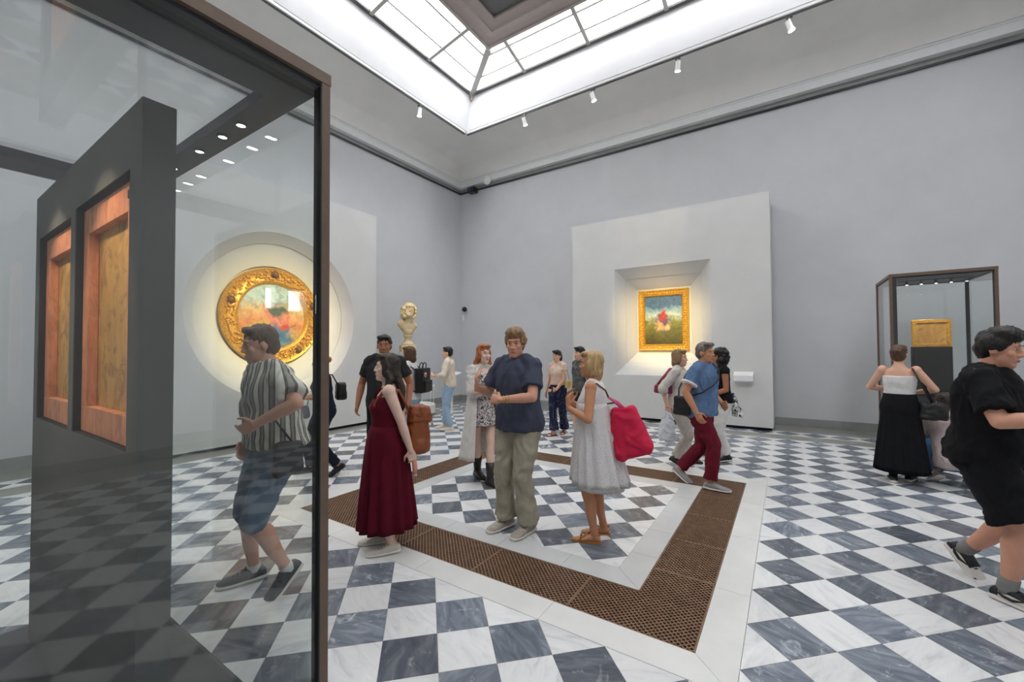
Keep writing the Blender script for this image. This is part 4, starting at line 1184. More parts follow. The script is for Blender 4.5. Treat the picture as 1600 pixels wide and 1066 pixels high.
    # --- clothes
    def shirt(s, mat, hem=.86, sleeve=.55, add=.020, hemadd=.012, name='shirt', wr=.007, neck=1.448, collar=False, sl_add=.020, voxel=.011, seed=1, cuff=None):
        mb = MB(); mb.rings(s.trings(hem, neck, add, hemadd))
        for sd in 'LR':
            a, e, w = s.sh[sd], s.elb[sd], s.wri[sd]
            g = 1 + (s.fat - 1) * .5
            mb.ball(a, (.062 * g + add * .3, .064 * g + add * .3, .067 * g), 16, 10)
            # shoulder bridge
            mb.tube([s.N - V(0, 0, .03), a.lerp(s.N, .45) + V(0, 0, .012), a], [.062, .060 + add * .2, .058 * g + add * .25], 16)
            if sleeve > 0:
                if sleeve <= 1:
                    d = (e - a); p1 = a + d * sleeve
                    mb.tube([a, a.lerp(p1, .5), p1], [.054 * g + sl_add * .3, .050 * g + sl_add * .75, .048 * g + sl_add * 1.1], 18)
                else:
                    f = sleeve - 1; p2 = e.lerp(w, f)
                    mb.tube([a, a.lerp(e, .5), e], [.054 * g + sl_add * .3, .050 * g + sl_add * .7, .043 * g + sl_add * .8], 18); mb.ball(e, .044 * g + sl_add, 14, 8)
                    mb.tube([e, e.lerp(p2, .5), p2], [.044 * g + sl_add, .042 * g + sl_add, .036 * g + sl_add * .8], 18)
        o = s.emit(mb, name, mat, voxel, 2, None, (wr, (11, 11, 6)), seed=seed)
        if collar:
            mc = MB(); c0 = s.ax(1.43) + V(0, -.004, 0)
            mc.rings([ellring(s.ax(1.415) + V(0, 0, 0), V(1, 0, 0), V(0, 1, .25).normalized(), .086, .082, 24), ellring(s.ax(1.455), V(1, 0, 0), V(0, 1, .25).normalized(), .070, .072, 24), ellring(s.ax(1.450), V(1, 0, 0), V(0, 1, .25).normalized(), .064, .066, 24)], cap=False)
            s.raw(mc, 'collar', mat, o)
        if cuff:
            for sd in 'LR':
                a, e = s.sh[sd], s.elb[sd]; p = a + (e - a) * (sleeve - .02); q = a + (e - a) * (sleeve + .05); g = 1 + (s.fat - 1) * .5
                s.raw(MB().tube([p, q], .055 * g + sl_add * 1.35, 20), 'cuff', cuff, o)
        return o
    def trousers(s, mat, end=.97, loose=.012, hemw=.06, waist=1.03, name='trousers', wr=.006, voxel=.011, seed=2, add=.012):
        """end: 0..1 down the thigh, 1..2 down the shin (1.97 = ankle)"""
        mb = MB(); mb.rings(s.trings(.80, waist, add, steps=8))
        lg = 1 + (s.fat - 1) * .6
        for sd in 'LR':
            h, k, n = s.hip[sd], s.knee[sd], s.ank[sd]
            if end <= 1:
                p = h.lerp(k, end)
                mb.tube([h + V(0, 0, .05), h.lerp(p, .3), h.lerp(p, .7), p], [.092 * lg + loose, .094 * lg + loose, .082 * lg + loose, .078 * lg + loose + hemw], 20)
            else:
                p = k.lerp(n, end - 1)
                mb.tube([h + V(0, 0, .05), h.lerp(k, .2), h.lerp(k, .6), k], [.092 * lg + loose, .094 * lg + loose, .074 * lg + loose, .060 * lg + loose], 20)
                mb.ball(k, .060 * lg + loose, 16, 10)
                mb.tube([k, k.lerp(p, .4), k.lerp(p, .8), p], [.060 * lg + loose, .058 * lg + loose, .048 + loose + hemw * .4, .046 + loose + hemw * .6], 20)
        return s.emit(mb, name, mat, voxel, 2, None, (wr, (10, 10, 7)), seed=seed)
    def skirt(s, mat, z0, z1, r1, name='skirt', pleats=15, amp=.10, n=132, steps=16, add=.016, flare=1.0, centre=None, seed=0):
        """pleated cloth hanging from height z0 to z1, opening to radius r1 (a,b)"""
        mb = MB(); top = s.trings(z0, z0 + .01, add, n=n, steps=1)[0]
        c0 = s.ax(z0); c1 = centre or (s.ank['L'] + s.ank['R']) / 2; c1 = V(c0.x + (c1.x - c0.x), c0.y + (c1.y - c0.y), z1)
        rs = []
        rnd = random.Random(seed); ph = rnd.uniform(0, 6)
        for k in range(steps + 1):
            u = k / steps; f = u ** flare
            c = c0.lerp(c1, u)
            ring = []
            for i in range(n):
                t = 2 * math.pi * i / n
                d = V(r1[0] * math.cos(t), r1[1] * math.sin(t), 0)
                base_ = (top[i] - c0).lerp(d, f) if u > 0 else (top[i] - c0)
                w = math.sin(pleats * t + ph + .8 * math.sin(3 * t + ph)) * (.7 + .3 * math.sin(5 * t + seed))
                hip = s.trings(max(.80, c.z + (.93 - s.P.z)), max(.80, c.z + (.93 - s.P.z)) + .01, add * .7, n=n, steps=1)[0][i] - s.ax(max(.80, c.z + (.93 - s.P.z))) if (c.z > .82 - (.93 - s.P.z) and k % 1 == 0) else None
                q = base_ * (1 + amp * u * w)
                q.z = 0
                if hip is not None and hip.xy.length > q.xy.length: q = V(hip.x, hip.y, 0)
                ring.append(V(c.x + q.x, c.y + q.y, c.z + (.006 * w * u)))
            rs.append(ring)
        # close the top, leave a small turned-in hem
        rs.append([p.lerp(c1, .04) + V(0, 0, .012) for p in rs[-1]])
        mb.rings(rs, cap=False); o0_ = len(mb.v); mb.f.append(tuple(range(n - 1, -1, -1)))
        return s.raw(mb, name, mat, fixn=False)
    def shoes(s, up='shoe_black', sole='sole_white', kind='sneaker', lace=None, sole_h=.028, swoosh=None):
        for sd in 'LR':
            M = s.foot[sd]
            if kind == 'sandal':
                out = [(-.062, .022), (-.05, .030), (0, .033), (.06, .036), (.12, .044), (.165, .042), (.195, .028), (.205, .012)]
                pts = [(x, y) for y, x in out] + [(-x, y) for y, x in reversed(out)]
                mb = MB(); mb.rings([[M @ V(x, y, z) for x, y in pts] for z in (-.012 + .012, .012)])
                so = s.raw(mb, 'sandal', up, smooth=False); autosmooth(so)
                def strap(pts_, r=(.010, .004)):
                    mb = MB(); mb.tube([M @ V(*p) for p in pts_], [r] * len(pts_), 8); s.raw(mb, 'strap', up, so)
                strap([(-.044, .12, .01), (-.034, .12, .038), (0, .125, .048), (.034, .12, .038), (.044, .12, .01)], (.014, .004))
                strap([(-.042, .15, .01), (-.02, .10, .05), (.02, .06, .072), (.036, .04, .012)], (.009, .004))
                strap([(-.034, -.0, .075), (0, .038, .092), (.034, -.0, .075), (0, -.052, .07), (-.034, -.0, .075)], (.009, .004))
                continue
            st = [(-.074, .016, .042, .040), (-.066, .031, .066, .046), (-.035, .037, .088, .0), (.0, .039, .094, .0), (.04, .041, .088, 0), (.075, .044, .070, 0), (.12, .048, .054, 0), (.165, .045, .046, 0), (.195, .034, .038, 0), (.210, .016, .028, 0)]
            def sec(y, w, h, z0, g=0., n=18):
                out = []
                for k in range(n):
                    t = 2 * math.pi * k / n; cx, cz = math.cos(t), math.sin(t)
                    out.append(M @ V((w + g) * math.copysign(abs(cx) ** .7, cx), y, z0 + (h - z0) * (.5 + .5 * math.copysign(abs(cz) ** .8, cz))))
                return out
            mb = MB(); mb.rings([sec(y, w, h, .006) for y, w, h, _ in st])
            so = s.raw(mb, 'shoe' if kind != 'boot' else 'boot', up)
            mb = MB(); mb.rings([sec(y * 1.02, w, sole_h * (1.25 if y < 0 else 1), 0.0005, .005) for y, w, h, _ in st])
            s.raw(mb, 'sole', sole, so)
            if kind in ('boot', 'hightop'):
                k_, n_ = s.knee[sd], s.ank[sd]; hh = .42 if kind == 'boot' else .12
                mb = MB(); mb.tube([M @ V(0, .0, .06), n_, n_.lerp(k_, hh * .5), n_.lerp(k_, hh)], [(.046, .046), (.046, .046), (.052, .052), (.062 if kind == 'boot' else .050,) * 2], 18)
                s.raw(mb, 'shaft', up, so)
                if kind == 'boot': s.raw(MB().box(-.026, .026, -.07, -.02, 0, .04, M), 'heel', sole, so, smooth=False)
            if lace:
                mb = MB()
                for q in range(4):
                    y = .045 + .022 * q; z = .090 - .011 * q
                    mb.tube([M @ V(-.026, y, z - .008), M @ V(0, y + .004, z + .003), M @ V(.026, y, z - .008)], .0035, 6)
                o = s.raw(mb, 'laces', lace, so); o['kind'] = 'stuff'
            if swoosh:
                # overlays: heel counter, toe guard, lace stay and the curved side mark
                def overlay(y0, y1, z0, top, g, nm):
                    ys_ = [y0 + (y1 - y0) * q / 5 for q in range(6)]
                    f = lambda y, i: float(np.interp(y, [a_[0] for a_ in st], [a_[i] for a_ in st]))
                    s.raw(MB().rings([sec(y, f(y, 1), f(y, 2) * top, z0, g) for y in ys_]), nm, swoosh, so)
                overlay(-.074, -.025, .02, 1.0, .0025, 'heel_counter'); overlay(.160, .209, .012, .92, .003, 'toe_guard'); overlay(.015, .105, .052, 1.04, .001, 'lace_stay')
                for g in (-1, 1):
                    mb = MB()
                    mb.tube([M @ V(g * .038, -.045, .070), M @ V(g * .0415, .0, .045), M @ V(g * .0445, .04, .040), M @ V(g * .0445, .085, .056)], [(.004, .003), (.004, .009), (.004, .009), (.003, .003)], 8)
                    s.raw(mb, 'side_mark', swoosh, so)
    def socks(s, mat, f=.16):
        for sd in 'LR':
            k, n = s.knee[sd], s.ank[sd]; lg = 1 + (s.fat - 1) * .6
            s.raw(MB().tube([s.foot[sd] @ V(0, 0, .06), n, n.lerp(k, f)], [.041, .0405 * lg, .0405 * lg], 18), 'sock', mat)
    def frame(s, name, label, cat, group=None):
        """a separate thing carried by the person, written in the person's own frame"""
        return thing(name, s.pos, label, cat, group, s.rz)
    def part(s, root, mb, name, mat, voxel=None, wr=None, smooth=True, seed=0, dec=None):
        if voxel:
            me = union_mesh(mb, voxel, 2, dec, name)
            if wr: wrinkle(me, *wr, seed=seed)
        else:
            me = mb.mesh(name); bm = bmesh.new(); bm.from_mesh(me); bmesh.ops.recalc_face_normals(bm, faces=bm.faces); bm.to_mesh(me); bm.free()
        me.transform(Matrix.Scale(s.s, 4))
        if smooth: me.shade_smooth()
        return obj(name, me, mat, root)
def softbox(mb, c, sx, sy, sz, top=1.0, n=28, pw=.45, k=10, M=None):
    """rounded bag shape: base size sx,sy, height sz, narrowing to top"""
    c = Vector(c); rs = []
    for i in range(k + 1):
        u = i / k; e = 1.0
        if u < .12: e = .82 + .18 * math.sin(math.pi / 2 * u / .12)
        if u > .88: e = .86 + .14 * math.sin(math.pi / 2 * (1 - u) / .12)
        f = (1 + (top - 1) * u) * e
        ring = ellring(V(0, 0, u * sz), V(1, 0, 0), V(0, 1, 0), sx * f, sy * f, n, pw)
        rs.append([c + (M @ p if M is not None else p) for p in ring])
    mb.rings(rs)
    return mb
# ------------------------------------------------------------------ fabrics
def fabric(name, col, rough=.85, var=.10, bump=.15):
    return plain(name, col, rough, var, 14., bump=bump, bscale=180., spec=.2)
def pattern(name, kind, c_a, c_b, sc=1.0, rough=.85):
    if name in MATS: return MATS[name]
    mt, nt, b = base(name)
    tc = nt.add('ShaderNodeTexCoord'); sp = nt.add('ShaderNodeSeparateXYZ'); nt.link(tc.outputs['Object'], sp.inputs[0])
    A, B = c3(c_a), c3(c_b)
    if kind == 'vstripe':
        at = nt.add('ShaderNodeMath', _operation='ARCTAN2'); nt.link(sp.outputs['Y'], at.inputs[0]); nt.link(sp.outputs['X'], at.inputs[1])
        ml = nt.add('ShaderNodeMath', _operation='MULTIPLY'); nt.link(at.outputs[0], ml.inputs[0]); ml.inputs[1].default_value = sc
        si = nt.add('ShaderNodeMath', _operation='SINE'); nt.link(ml.outputs[0], si.inputs[0])
        mr = nt.add('ShaderNodeMapRange'); nt.link(si.outputs[0], mr.inputs[0]); mr.inputs[1].default_value = -1
        col = ramp(nt, mr.outputs[0], [(.40, A), (.44, c3((70, 66, 60))), (.47, B), (.80, B), (.86, c3((150, 146, 138)))])
    elif kind == 'hstripe':
        ml = nt.add('ShaderNodeMath', _operation='MULTIPLY'); nt.link(sp.outputs['Z'], ml.inputs[0]); ml.inputs[1].default_value = sc
        si = nt.add('ShaderNodeMath', _operation='SINE'); nt.link(ml.outputs[0], si.inputs[0])
        mr = nt.add('ShaderNodeMapRange'); nt.link(si.outputs[0], mr.inputs[0]); mr.inputs[1].default_value = -1
        col = ramp(nt, mr.outputs[0], [(.45, A), (.6, B)])
    elif kind == 'dots':
        vo = nt.add('ShaderNodeTexVoronoi', Scale=sc, Randomness=.15); nt.link(tc.outputs['Object'], vo.inputs['Vector'])
        col = ramp(nt, vo.outputs['Distance'], [(.16, A), (.20, B)])
    elif kind == 'floral':
        n1 = nt.add('ShaderNodeTexNoise', Scale=sc, Detail=4.0, Roughness=.7, Distortion=1.2); nt.link(tc.outputs['Object'], n1.inputs['Vector'])
        col = ramp(nt, n1.outputs['Fac'], [(.47, A), (.50, B)])
    elif kind == 'lace':
        vo = nt.add('ShaderNodeTexVoronoi', Scale=sc); nt.link(tc.outputs['Object'], vo.inputs['Vector'])
        col = ramp(nt, vo.outputs['Distance'], [(.15, A), (.5, B)])
        bp = nt.add('ShaderNodeBump', Strength=.35, Distance=.01); nt.link(vo.outputs['Distance'], bp.inputs['Height']); nt.link(bp.outputs[0], b.inputs['Normal'])
    nt.link(col, b.inputs['Base Color']); b.inputs['Roughness'].default_value = rough; b.inputs['Specular IOR Level'].default_value = .2
    return mt
pattern('stripe_shirt', 'vstripe', (214, 210, 202), (92, 88, 78), 22.)
pattern('stripe_tee', 'hstripe', (206, 192, 188), (164, 146, 144), 330.)
pattern('polka_navy', 'dots', (190, 194, 206), (36, 40, 66), 34.)
pattern('floral_dress', 'floral', (52, 48, 50), (214, 206, 204), 42.)
pattern('scarf_print', 'floral', (30, 30, 32), (226, 226, 226), 26.)
pattern('lace_white', 'lace', (206, 204, 204), (226, 224, 224), 90.)
fabric('denim_short', (92, 112, 134)); fabric('denim_light', (156, 182, 204)); fabric('denim_shirt', (96, 122, 158), var=.16); fabric('denim_blue', (70, 108, 150))
fabric('burgundy', (92, 10, 32), var=.12); fabric('burgundy_trouser', (104, 22, 40)); fabric('black_cloth', (20, 21, 24), var=.2); fabric('charcoal', (44, 44, 46)); fabric('navy_tee', (72, 77, 94)); fabric('navy_dark', (34, 38, 52))
fabric('khaki', (166, 160, 142)); fabric('cream_knit', (222, 210, 192)); fabric('gauze', (216, 212, 206)); fabric('white_cloth', (222, 220, 218)); fabric('peach', (220, 194, 176)); fabric('beige', (208, 200, 190)); fabric('grey_print', (98, 98, 98), var=.5)
fabric('sock_grey', (130, 130, 128)); fabric('sock_black', (24, 24, 26))
plain('shoe_black', (26, 27, 30), .6, .15); plain('shoe_white', (214, 206, 194), .6, .06); plain('shoe_cream', (222, 212, 190), .6, .06); plain('shoe_grey', (150, 148, 150), .7, .12); plain('shoe_silver', (174, 166, 152), .5, .22, 30.)
plain('sole_white', (220, 216, 208), .6, .05); plain('sole_dark', (40, 36, 34), .7, .1); plain('boot_leather', (44, 38, 34), .4, .2)
plain('tan_leather', (176, 118, 46), .5, .12); plain('brown_leather', (140, 72, 34), .45, .16, 9., bump=.2, bscale=40.); plain('red_sandal', (120, 48, 36), .5, .1)
plain('pink_cloth', (206, 22, 68), .8, .10, 10., bump=.2, bscale=60.); plain('pink_leather', (196, 60, 120), .5, .1); plain('maroon_leather', (128, 30, 62), .4, .14); plain('bag_black', (22, 23, 24), .55, .2); plain('bag_badge', (206, 70, 56), .5, .05); plain('badge_white', (230, 220, 214), .5, .03)
plain('bag_grey', (124, 120, 130), .6, .1); plain('plastic_bag', (216, 220, 226), .35, .08, 6., bump=.4, bscale=14.); plain('yellow_bag', (206, 186, 120), .6, .1); plain('bracelet_gold', (206, 160, 60), .35, .1, metal=.6); plain('phone', (30, 30, 34), .25, .05); plain('bottle_pink', (222, 150, 130), .4, .05); plain('strap_brown', (96, 62, 48), .6, .1); plain('metal_buckle', (190, 176, 150), .3, .05, metal=.8)

# ------------------------------------------------------------------ the visitors
# man in a striped shirt, walking left behind the near case
p = Person('man in striped shirt and denim shorts walking behind the near glass case', 428, 916, 1.80, -66, 'm', 'ruddy', 1.0, lean=(0, .05), drop=.012,
           armL=(-.23, .20, 1.10), elbL=(-1, .1, -.7), armR=(.24, .06, .92), footL=('px', 462, 914, -58, 34), footR=('px', 397, 906, -86, 0), head=(10, -9, 0), hair=('short', 'brown'), res=.006)
p.shirt('stripe_shirt', .93, .80, .030, .030, wr=.016, sl_add=.036, collar=True, seed=3)
p.trousers('denim_short', 1.05, .018, .030, 1.0, 'shorts', wr=.010); p.shoes('shoe_black', 'sole_white', lace='sock_black'); p.socks('white_cloth', .06)
bg = p.frame('crossbody_bag', 'small black crossbody bag at the hip of the man in striped shirt', 'bag')
p.part(bg, softbox(MB(), (-.235, .03, .76), .035, .09, .20), 'bag_body', 'bag_black', .008, (.004, (14, 14, 14))); p.part(bg, MB().tube([(-.235, .0, .95), (-.19, .10, 1.12), (-.05, .175, 1.27), (.09, .12, 1.40)], (.006), 8), 'strap', 'bag_black')

# woman in navy, half behind the bronze post
p = Person('woman in navy top and trousers walking left, partly behind the bronze post', 506, 741, 1.60, -80, 'f', 'tan', 1.06, lean=(0, .03), drop=.03,
           armL=(-.10, .26, 1.08), elbL=(-.4, -.7, -.4), armR=(.06, .28, 1.06), elbR=(.4, -.7, -.4), footL=('px', 534, 741, -75, 30), footR=('px', 484, 738, -85, 0), hair=('bun', 'ginger'))
p.shirt('navy_dark', .96, .55, .016, .006, wr=.005); p.trousers('navy_dark', 1.95, .012, .012, 1.02); p.shoes('shoe_black', 'sole_dark')
bg = p.frame('small_backpack', 'small black pouch on the back of the woman in navy', 'bag'); p.part(bg, softbox(MB(), (-.02, -.215, 1.02), .12, .07, .24, .85), 'bag_body', 'bag_black', .010, (.004, (12, 12, 12))); p.part(bg, MB().tube([(-.08, -.17, 1.22), (-.11, -.08, 1.38), (-.10, .06, 1.37), (-.09, .13, 1.22)], .010, 8), 'strap', 'bag_black')
bg = p.frame('handbag', 'grey handbag carried in front by the woman in navy', 'bag'); p.part(bg, softbox(MB(), (-.02, .30, .80), .06, .12, .17, .8), 'bag_body', 'bag_grey', .010, (.005, (12, 12, 12))); p.part(bg, MB().tube([(-.02, .22, .94), (-.06, .20, 1.10), (-.02, .34, 1.10), (-.02, .38, .94)], .007, 8), 'strap', 'bag_grey')

# woman in a long burgundy dress
p = Person('woman in long burgundy strap dress with a brown leather backpack', 603, 858, 1.58, -88, 'f', 'pale', 1.10, lean=(0, -.02), drop=0.0,
           armL=(-.16, -.20, .86), elbL=(-.7, -.6, 0), armR=(.16, -.16, .88), footL=('px', 612, 864, -88, 0), footR=('px', 598, 848, -92, 0), head=(0, 4, 0), hair=('long', 'dark'), res=.006, curl=(.75, .5), handL=((.05, -.25, -1), (1, .2, 0)))
mb = MB(); mb.rings(p.trings(.98, 1.335, .012)); o = p.emit(mb, 'dress_bodice', 'burgundy', .010, 2, None, (.003, (10, 10, 8)))
for sg in (-1, 1):
    p.raw(MB().tube([p.ax(1.32) + V(sg * .085, .118, 0), p.ax(1.40) + V(sg * .088, .060, .0), p.ax(1.425) + V(sg * .085, -.01, 0), p.ax(1.33) + V(sg * .075, -.098, 0)], .006, 8), 'strap', 'burgundy', o)
p.skirt('burgundy', 1.08, .19, (.225, .245), 'skirt', 13, .15, add=.018, flare=.55, seed=2)
p.shoes('shoe_white', 'sole_white', lace='shoe_white')
bp_ = p.frame('backpack', 'brown leather backpack on the back of the woman in burgundy', 'backpack')
p.part(bp_, softbox(MB(), (.0, -.275, .83), .135, .105, .40, .74, pw=.6), 'bag_body', 'brown_leather', .010, (.012, (9, 9, 6)), seed=4)
p.part(bp_, softbox(MB(), (.0, -.285, 1.09), .125, .118, .135, .70, pw=.6), 'flap', 'brown_leather', .010, (.010, (9, 9, 9)), seed=6)
for sg in (-1, 1):
    p.part(bp_, MB().tube([(sg * .08, -.19, 1.20), (sg * .10, -.10, 1.385), (sg * .11, .02, 1.395), (sg * .12, .10, 1.28), (sg * .135, .02, 1.08), (sg * .11, -.17, .92)], .012, 8), 'shoulder_strap', 'brown_leather')
    p.part(bp_, MB().ball((sg * .06, -.395, 1.07), .012, 10, 6), 'buckle', 'metal_buckle')
bt = p.frame('bottle', 'small pink bottle in the hand of the woman in burgundy', 'bottle'); w = p.wri['L'] + V(.02, -.03, -.09)
p.part(bt, MB().tube([w + V(0, 0, .03), w - V(0, .01, .06), w - V(0, .012, .12)], [.020, .022, .020], 14), 'bottle_body', 'bottle_pink'); p.part(bt, MB().tube([w - V(0, .012, .12), w - V(0, .013, .14)], .016, 12), 'cap', 'badge_white')

# man in a black T-shirt behind her
p = Person('dark-haired man in black T-shirt standing behind the woman in burgundy', 601, 752, 1.80, -18, 'm', 'brown', 1.12, armL=(-.29, .06, .90), armR=(.30, .05, .90), head=(-10, -4, 0), hair=('short', 'black'))
p.shirt('charcoal', .86, .62, .020, .014, seed=5); p.trousers('black_cloth', 1.95, .012, .01); p.shoes('shoe_black', 'sole_dark')

# person with the small black backpack, farther back
p = Person('brown-haired visitor with a boxy black backpack beyond the man in black', 641, 716, 1.67, -118, 'f', 'light', 1.0, hair=('bob', 'brown'), armL=(-.2, .16, 1.0))
p.shirt('white_cloth', .90, .5, .018, .01); p.trousers('denim_light', 1.95, .012, .01); p.shoes('shoe_white', 'sole_white')
bp_ = p.frame('boxy_backpack', 'boxy black backpack with a round red badge and top handles', 'backpack')
p.part(bp_, MB().box(-.135, .135, -.275, -.15, 1.00, 1.37), 'bag_body', 'bag_black', .010); p.part(bp_, MB().box(-.115, .115, -.315, -.27, 1.02, 1.19), 'front_pocket', 'bag_black', .008)
for y in (-.23, -.18): p.part(bp_, MB().tube([(-.06, y, 1.365), (-.055, y - .01, 1.43), (0, y - .015, 1.455), (.055, y - .01, 1.43), (.06, y, 1.365)], .008, 8), 'handle', 'bag_black')
for sg in (-1, 1): p.part(bp_, MB().tube([(sg * .09, -.15, 1.33), (sg * .11, -.06, 1.40), (sg * .11, .05, 1.37), (sg * .12, .10, 1.22), (sg * .13, -.02, 1.06), (sg * .11, -.16, 1.02)], .010, 8), 'shoulder_strap', 'bag_black')
ba = p.part(bp_, MB().tube([(-.05, -.277, 1.27), (-.05, -.281, 1.27)], .036, 20), 'badge', 'badge_white'); o = p.part(bp_, MB().tube([(-.05, -.280, 1.27), (-.05, -.283, 1.27)], .024, 20), 'badge_mark', 'bag_badge')

# visitor in cream by the corner
p = Person('visitor in cream top and pale jeans standing alone near the corner', 701, 672, 1.68, -100, 'm', 'light', .94, armL=(-.16, .28, 1.12), elbL=(-.5, -.6, -.4), footL=('px', 704, 673, -95, 0), footR=('px', 696, 669, -92, 0), hair=('short', 'black'), res=.010)
p.shirt('cream_knit', .88, 1.5, .022, .014, voxel=.014); p.trousers('denim_light', 1.95, .014, .02, voxel=.014); p.shoes('shoe_cream', 'sole_white')

# ginger woman in a long pale cardigan
p = Person('ginger-haired woman in floral minidress, long pale cardigan and black boots', 755, 752, 1.68, 22, 'f', 'pale', .94, armL=(.06, .17, 1.14), elbL=(-.7, -.2, -.6), armR=(-.05, .20, 1.13), elbR=(.7, -.2, -.6), footL=('px', 766, 757, 35, 0), footR=('px', 746, 744, 25, 0), hair=('long', 'ginger'), head=(-10, 0, 0))
mb = MB(); mb.rings(p.trings(.90, 1.34, .010)); o = p.emit(mb, 'dress_bodice', 'floral_dress', .011, 2, None, (.003, (10, 10, 8)))
for sg in (-1, 1): p.raw(MB().tube([p.ax(1.32) + V(sg * .08, .112, 0), p.ax(1.41) + V(sg * .078, .05, 0), p.ax(1.42) + V(sg * .075, -.02, 0)], .006, 8), 'strap', 'floral_dress', o)
p.skirt('floral_dress', 1.00, .70, (.20, .155), 'dress_skirt', 11, .05, add=.014, centre=V(0, 0, 0), seed=4)
# cardigan: back and side cloth hanging open at the front
mb = MB(); nn = 60; rs = []
for k in range(23):
    u = k / 22; z = 1.43 - u * 1.13
    aa = float(np.interp(z, [.3, .6, .9, 1.1, 1.3, 1.40, 1.43], [.30, .26, .215, .19, .19, .15, .10])); bb = float(np.interp(z, [.3, .6, .9, 1.1, 1.3, 1.40, 1.43], [.24, .21, .17, .145, .14, .11, .085]))
    ring = []
    for i in range(nn):
        t = R(128) + R(284) * i / (nn - 1)
        w_ = 1 + .05 * u * math.sin(9 * t + 2 * u) + .02 * u * math.sin(23 * t)
        ring.append(p.ax(max(z, .93)) * 1.0 + V(aa * w_ * math.cos(t), bb * w_ * math.sin(t) - .012, (z - max(z, .93))))
    ring += [q - (q - V(0, -.01, q.z)).normalized() * .008 for q in reversed(ring)]
    rs.append(ring)
mb.rings(rs, cap=True)
cd = p.raw(mb, 'cardigan', 'gauze')
mb = MB()
for sd in 'LR':
    a, e, w = p.sh[sd], p.elb[sd], p.wri[sd]
    mb.ball(a, .070, 14, 8); mb.tube([p.N - V(0, 0, .03), a], [.055, .066], 14)
    mb.tube([a, a.lerp(e, .5), e], [.068, .072, .072], 16); mb.ball(e, .072, 14, 8); mb.tube([e, e.lerp(w, .45)], [.070, .056], 16)
p.emit(mb, 'cardigan_sleeves', 'gauze', .012, 2, None, (.010, (12, 12, 12)), parent=cd)
p.shoes('boot_leather', 'sole_dark', 'boot')

# man in a navy T-shirt
p = Person('man in navy T-shirt and loose khaki trousers gesturing in the centre', 812, 826, 1.80, -36, 'm', 'ruddy', 1.0, lean=(0, .03), drop=.0, armL=(-.03, .28, 1.12), elbL=(-.9, -.15, -.45), armR=(.24, .27, 1.20), elbR=(.5, -.3, -.8),
           footL=('px', 826, 832, -40, 0), footR=('px', 792, 823, -48, 0), head=(-22, -8, 0), hair=('thick', 'sandy'), res=.006, handL=((1, .1, .02), (0, -.9, -.3)), handR=((-.15, .25, 1), (-.6, -.8, 0)), curl=(.85, .35))
p.shirt('navy_tee', .84, .70, .026, .036, wr=.010, sl_add=.030, seed=7); p.trousers('khaki', 1.97, .020, .055, 1.0, wr=.011, seed=8); p.shoes('shoe_silver', 'sole_white', lace='sole_white')
for k_ in range(3):
    f = (p.wri['L'] - p.elb['L']).normalized(); c_ = p.wri['L'] - f * (.02 + .022 * k_); u = f.cross(V(0, 0, 1)).normalized(); w = f.cross(u)
    p.raw(MB().tube([c_ + (u * math.cos(R(30 * q)) + w * math.sin(R(30 * q))) * .031 for q in range(13)], .0035, 6, cap=False), 'bracelet', 'bracelet_gold')

# woman in polka-dot trousers, far
p = Person('woman in navy polka-dot trousers holding a phone, far behind the centre', 872, 679, 1.60, -35, 'f', 'light', .98, armL=(-.10, .20, .92), elbL=(-.6, -.5, -.3), hair=('pony', 'black'), footL=('px', 882, 677, -20, 0), footR=('px', 866, 680, -40, 0), res=.010, handL=((.4, .8, -.2), (1, 0, .2)))
p.shirt('peach', 1.00, .35, .016, .01, voxel=.014); p.trousers('polka_navy', 1.96, .020, .06, 1.04, voxel=.014); p.shoes('red_sandal', 'sole_dark', 'sandal')
ph_ = p.frame('phone', 'phone in the hand of the woman in polka-dot trousers', 'phone'); w = p.wri['L'] + V(.05, .09, -.0); p.part(ph_, MB().box(w.x - .035, w.x + .035, w.y - .005, w.y + .005, w.z - .065, w.z + .075), 'phone_body', 'phone', smooth=False)
bg = p.frame('shoulder_bag', 'small pale yellow bag at the side of the woman in polka-dot trousers', 'bag'); p.part(bg, softbox(MB(), (-.25, -.02, .95), .05, .09, .15), 'bag_body', 'yellow_bag', .010); p.part(bg, MB().tube([(-.25, -.05, 1.08), (-.19, -.03, 1.39), (-.20, .06, 1.36), (-.25, .04, 1.08)], .006, 8), 'strap', 'yellow_bag')

# visitor behind the white dress
p = Person('dark-haired visitor in shorts mostly hidden behind the woman in white', 908, 690, 1.66, -60, 'm', 'light', .98, hair=('short', 'black'), footR=('px', 902, 689, -60, 0), footL=('px', 922, 693, -60, 0), res=.010)
p.shirt('grey_print', .88, .6, .02, .014, voxel=.014); p.trousers('charcoal', .95, .018, .016, 1.0, 'shorts', voxel=.014); p.shoes('shoe_white', 'sole_white'); p.socks('white_cloth', .10)

